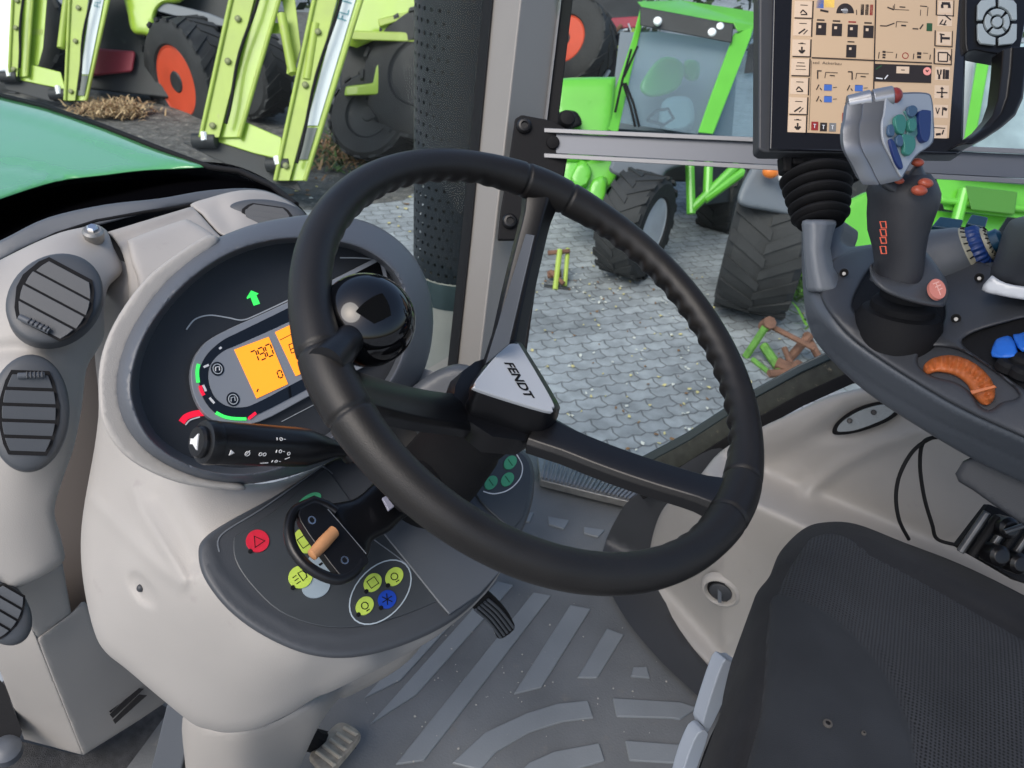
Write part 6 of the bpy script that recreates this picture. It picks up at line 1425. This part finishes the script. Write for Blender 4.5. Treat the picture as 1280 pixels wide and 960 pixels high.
wax = (CR*.55 - CF*.83); wax.z = 0; wax = (CR*.80 - CF*.60); wax.z = 0; wax.normalize()
cwh = P(794, 288, D0 - .10); cwh.z = .47; wheel(th, cwh, wax, .47, .36, .27, SIL, 18)
mb = MB(); pp(mb, [X(850, 196, .2), X(930, 206, .8), X(930, 250, .8), X(872, 258, .4)], .3, DKM)
for a, b in (((862, 196), (864, 268)), ((922, 206), (864, 262)), ((886, 200), (884, 246)), ((880, 250), (930, 214))): mb.tube([P(*X(a[0], a[1], .15)), P(*X(b[0], b[1], .15))], .045, MGRN, 8)
mb.build('side_frame', th, bevel=.01)
wheel(th, P(912, 238, dT + 1.1), wax, .47, .36, .27, SIL, 18)
mb = MB(); pp(mb, [X(760, 160, .6), X(950, 172, .8), X(950, 230, 1.0), X(770, 225, .7)], .6, DKM); mb.build('chassis', th, bevel=.03)


# green_body_detail: seams, grille and lamps on the telehandler front
mb = MB()
for q in ([(700, 168), (745, 164)], ):
    mb.tube([P(u, v, dT - .02 + .0005*(200-v)) for u, v in q], .012, mat('deep_seam', (.03, .12, .01), .6), 6)
mb.build('panel_seam', th)
mb = MB(); pp(mb, [(738, 172, dT - .05), (762, 170, dT - .05), (758, 190, dT - .05), (738, 192, dT - .05)], .04, DKM); mb.build('intake_grille', th, bevel=.006)
mb = MB(); mb.lathe(P(716, 176, dT - .06), -CF, [(.05, -.03), (.06, .0), (.045, .015), (.005, .02)], HLG, 20); mb.build('headlamp', th)
# second green machine with large lugged tyre, at the right
g2 = thing('green_tractor', 'green machine with large lugged tyre, grey mudguard and orange indicator behind the monitor mount', 'tractor', G(945, 400))
D1 = dh(945, 404, GZ); ax2 = (CR*.86 - CF*.5); ax2.z = 0; ax2.normalize()
tc_ = P(947, 340, D1 + .05); tc_.z = .62; 
ax2 = (CR*.93 - CF*.38); ax2.z = 0; ax2.normalize(); wheel(g2, tc_, ax2, .62, .56, .33, SIL, 18)
Y = lambda u, v, k=0: (u, v, D1 + k)
mb = relief(sm([(922, 250), (926, 234), (942, 206), (958, 200), (1000, 204), (1004, 262), (1004, 272), (960, 264), (930, 258)], 4), lambda u, v: D1 - .80 + .0012*(u-922), .5, FEND, 6, (6, .06)); fd = mb.build('mudguard', g2, ang=50)
mb = MB(); mb.sphere(P(*Y(963, 215, -.85)), .045, ORG, 14, (1.3, 1, 1)); mb.build('indicator', fd)
mb = MB(); mb.sphere(P(*Y(982, 220, -.85)), .055, HLG, 14); mb.build('headlamp', fd)
mb = relief(sm([(1060, 250), (1120, 240), (1120, 330), (1020, 345), (1040, 290)], 3), lambda u, v: D1 + .05, .6, MGRN, 8, (6, .05)); mb.build('body_panel', g2)
mb = MB()
for q, k, M in (([(1170, 222), (1300, 232), (1300, 276), (1180, 262)], .35, MGRN), ([(1206, 232), (1272, 240), (1268, 268), (1214, 262)], .25, mat('hood_dark_green', (.07, .22, .03), .4)), ([(1030, 200), (1300, 210), (1300, 340), (1030, 340)], .9, DKM), ([(1150, 262), (1260, 270), (1240, 300), (1150, 300)], .5, MGRN)):
    pp(mb, [Y(u, v, k) for u, v in q], .12, M)
mb.tube([P(*Y(1206, 236, .3)), P(*Y(1192, 290, .3))], .05, MGRN, 10); mb.tube([P(*Y(1175, 250, .3)), P(*Y(1290, 262, .3))], .03, MGRN, 10)
mb.build('loader_linkage', g2, bevel=.02)
mb = MB(); pp(mb, [(1204, 178, 6.4), (1222, 70, 6.6), (1240, 60, 6.6), (1218, 182, 6.4)], .15, MGRN); pp(mb, [(1220, 60, 6.7), (1320, 50, 6.7), (1320, 230, 6.5), (1200, 215, 6.5)], .06, mat('pale_window', (.30, .38, .40), .08, coat=.6, var=(3, .3))); pp(mb, [(1190, 60, 6.9), (1225, 60, 6.9), (1212, 180, 6.8), (1186, 180, 6.8)], .05, mat('pale_wall', (.55, .58, .60), .5)); mb.build('cab_side', g2, bevel=.01)
# dark stored machinery behind
mb = MB(); pp(mb, [(690, -60, 11), (812, -60, 11), (800, 90, 10.6), (690, 118, 10.4)], .6, DKM); wheel_b = thing('implement', 'dark stored machinery with a burgundy beam behind the telehandler', 'farm machine', G(750, 60)); mb.build('dark_frame', wheel_b, bevel=.05)
mb = MB(); pp(mb, [(734, 24, 10.3), (805, 20, 10.3), (805, 34, 10.3), (734, 38, 10.3)], .3, BURG); mb.build('beam', wheel_b, bevel=.02)
wheel(wheel_b, P(712, 55, 10.2), (-CF + CR*-.6), .62, .4, .30, REDR, 16)
mb = MB()
for i in range(26):
    u, v = rng.uniform(735, 800), rng.uniform(40, 95); a = P(u, v, 10.3); mb.tube([a, a + Vector((rng.uniform(-.3, .3), 0, rng.uniform(-.3, .3)))], rng.uniform(.01, .03), rng.choice((SIL, RUST, DKM, LIME2)), 6)
mb.build('implement_part', wheel_b, kind='stuff')
# rusty frames lying on the paving
def rusty(name, lab, tubes):
    t = thing(name, lab, 'lifting frame', G(*tubes[0][0][:2]))
    for k, (a, b, r, M, nm) in enumerate(tubes):
        mb = MB(); mb.tube([G(a[0], a[1] + a[2]*0, 0) + Z*a[2], G(b[0], b[1], 0) + Z*b[2]], r, M, 8); mb.build(nm, t)
FGR = mat('faded_green', (.11, .26, .045), .6, var=(20, .3), dirt=(30, .6, (.15, .12, .06)))
R1 = [((932, 446, .0), (946, 398+48, .26), .030, FGR, 'leg'), ((950, 440, .24), (1010, 462, .18), .022, RUST, 'cross_tube'), ((950, 446, .10), (975, 466, .02), .035, FGR, 'leg'), ((968, 462, .06), (1015, 478, .04), .045, RUST, 'base_bar'), ((985, 452, .02), (1004, 446, .20), .035, RUST, 'upright'), ((946, 440, .22), (950, 446, .30), .05, RUST, 'joint')]
R1 += [((960, 470, .02), (1010, 468, .03), .03, RUST, 'base_bar'), ((1000, 440, .16), (1030, 470, .05), .028, RUST, 'brace'), ((975, 452, .12), (992, 470, .03), .022, RUST, 'brace'), ((940, 452, .02), (962, 468, .01), .02, FGR, 'foot'), ((1008, 462, .05), (1040, 455, .06), .03, DKM, 'hook_bar'), ((990, 468, .08), (1002, 476, .08), .05, RUST, 'lug')]
rusty('lifting_frame', 'small rusty and lime green frame lying on the paving before the lugged tyre', R1)
R2 = [((694, 362, .0), (696, 345, .25), .024, LIME2, 'leg'), ((684, 350, .05), (700, 352, .08), .035, RUST, 'base_bar'), ((706, 358, .0), (706, 342, .24), .020, LIME2, 'leg'), ((682, 345, .22), (708, 345, .24), .022, RUST, 'cross_tube')]
R2 += [((686, 352, .10), (704, 360, .04), .020, RUST, 'brace'), ((680, 358, .0), (712, 362, .0), .022, DKM, 'base_bar')]
rusty('lifting_frame', 'small rusty frame with yellow uprights beside the telehandler front wheel', R2)
# far backdrop: hedge row and shed behind the yard
mb = MB(); 
LFA = mat('hedge_leaf', (.035, .06, .02), .8); LFB = mat('hedge_leaf_dark', (.015, .025, .012), .8)
hx = []
mb2 = MB()
for i in range(5200):
    x = rng.uniform(-26, 30); y = rng.uniform(19, 22) + abs(x)*.02; z = rng.uniform(0, 3.2) ; r = rng.uniform(.08, .22); a = rng.uniform(0, 6.28); n = Vector((rng.gauss(0, 1), rng.gauss(0, 1), rng.gauss(0, 1))).normalized(); u_ = n.orthogonal().normalized(); w_ = n.cross(u_)
    c = Vector((x, y, z)); mb2.add([c + u_*r, c + w_*r*.6, c - u_*r, c - w_*r*.6], [[0, 1, 2, 3]], rng.choice((LFA, LFB)))
tag(mb2.build('hedge', smooth=False), 'dark hedge row closing the yard behind the parked machines', 'hedge', kind='stuff')
# ================================================================ LIGHT
W = bpy.data.worlds.new('World'); S.world = W; W.use_nodes = True
nt = W.node_tree; sky = nt.nodes.new('ShaderNodeTexSky'); sky.sky_type = 'NISHITA'; sky.sun_disc = False
SUN_EL, SUN_AZ = rad(52), rad(215)   # azimuth: clockwise from +Y
sky.sun_elevation = SUN_EL; sky.sun_rotation = SUN_AZ; sky.altitude = 100; sky.air_density = 1; sky.dust_density = 3; sky.ozone_density = 1
bg = nt.nodes['Background']; bg.inputs['Strength'].default_value = .13
nt.links.new(sky.outputs[0], bg.inputs[0])
sun = bpy.data.objects.new('sun', bpy.data.lights.new('sun', 'SUN')); COL.objects.link(sun)
sun.data.energy = 1.2; sun.data.angle = rad(42); sun.data.color = (1, .96, .9)
sd = Vector((math.sin(SUN_AZ)*math.cos(SUN_EL), math.cos(SUN_AZ)*math.cos(SUN_EL), math.sin(SUN_EL)))
sun.rotation_euler = sd.to_track_quat('Z', 'Y').to_euler()
S.view_settings.view_transform = 'Standard'; S.view_settings.look = 'None'; S.view_settings.exposure = .68; S.view_settings.gamma = 1
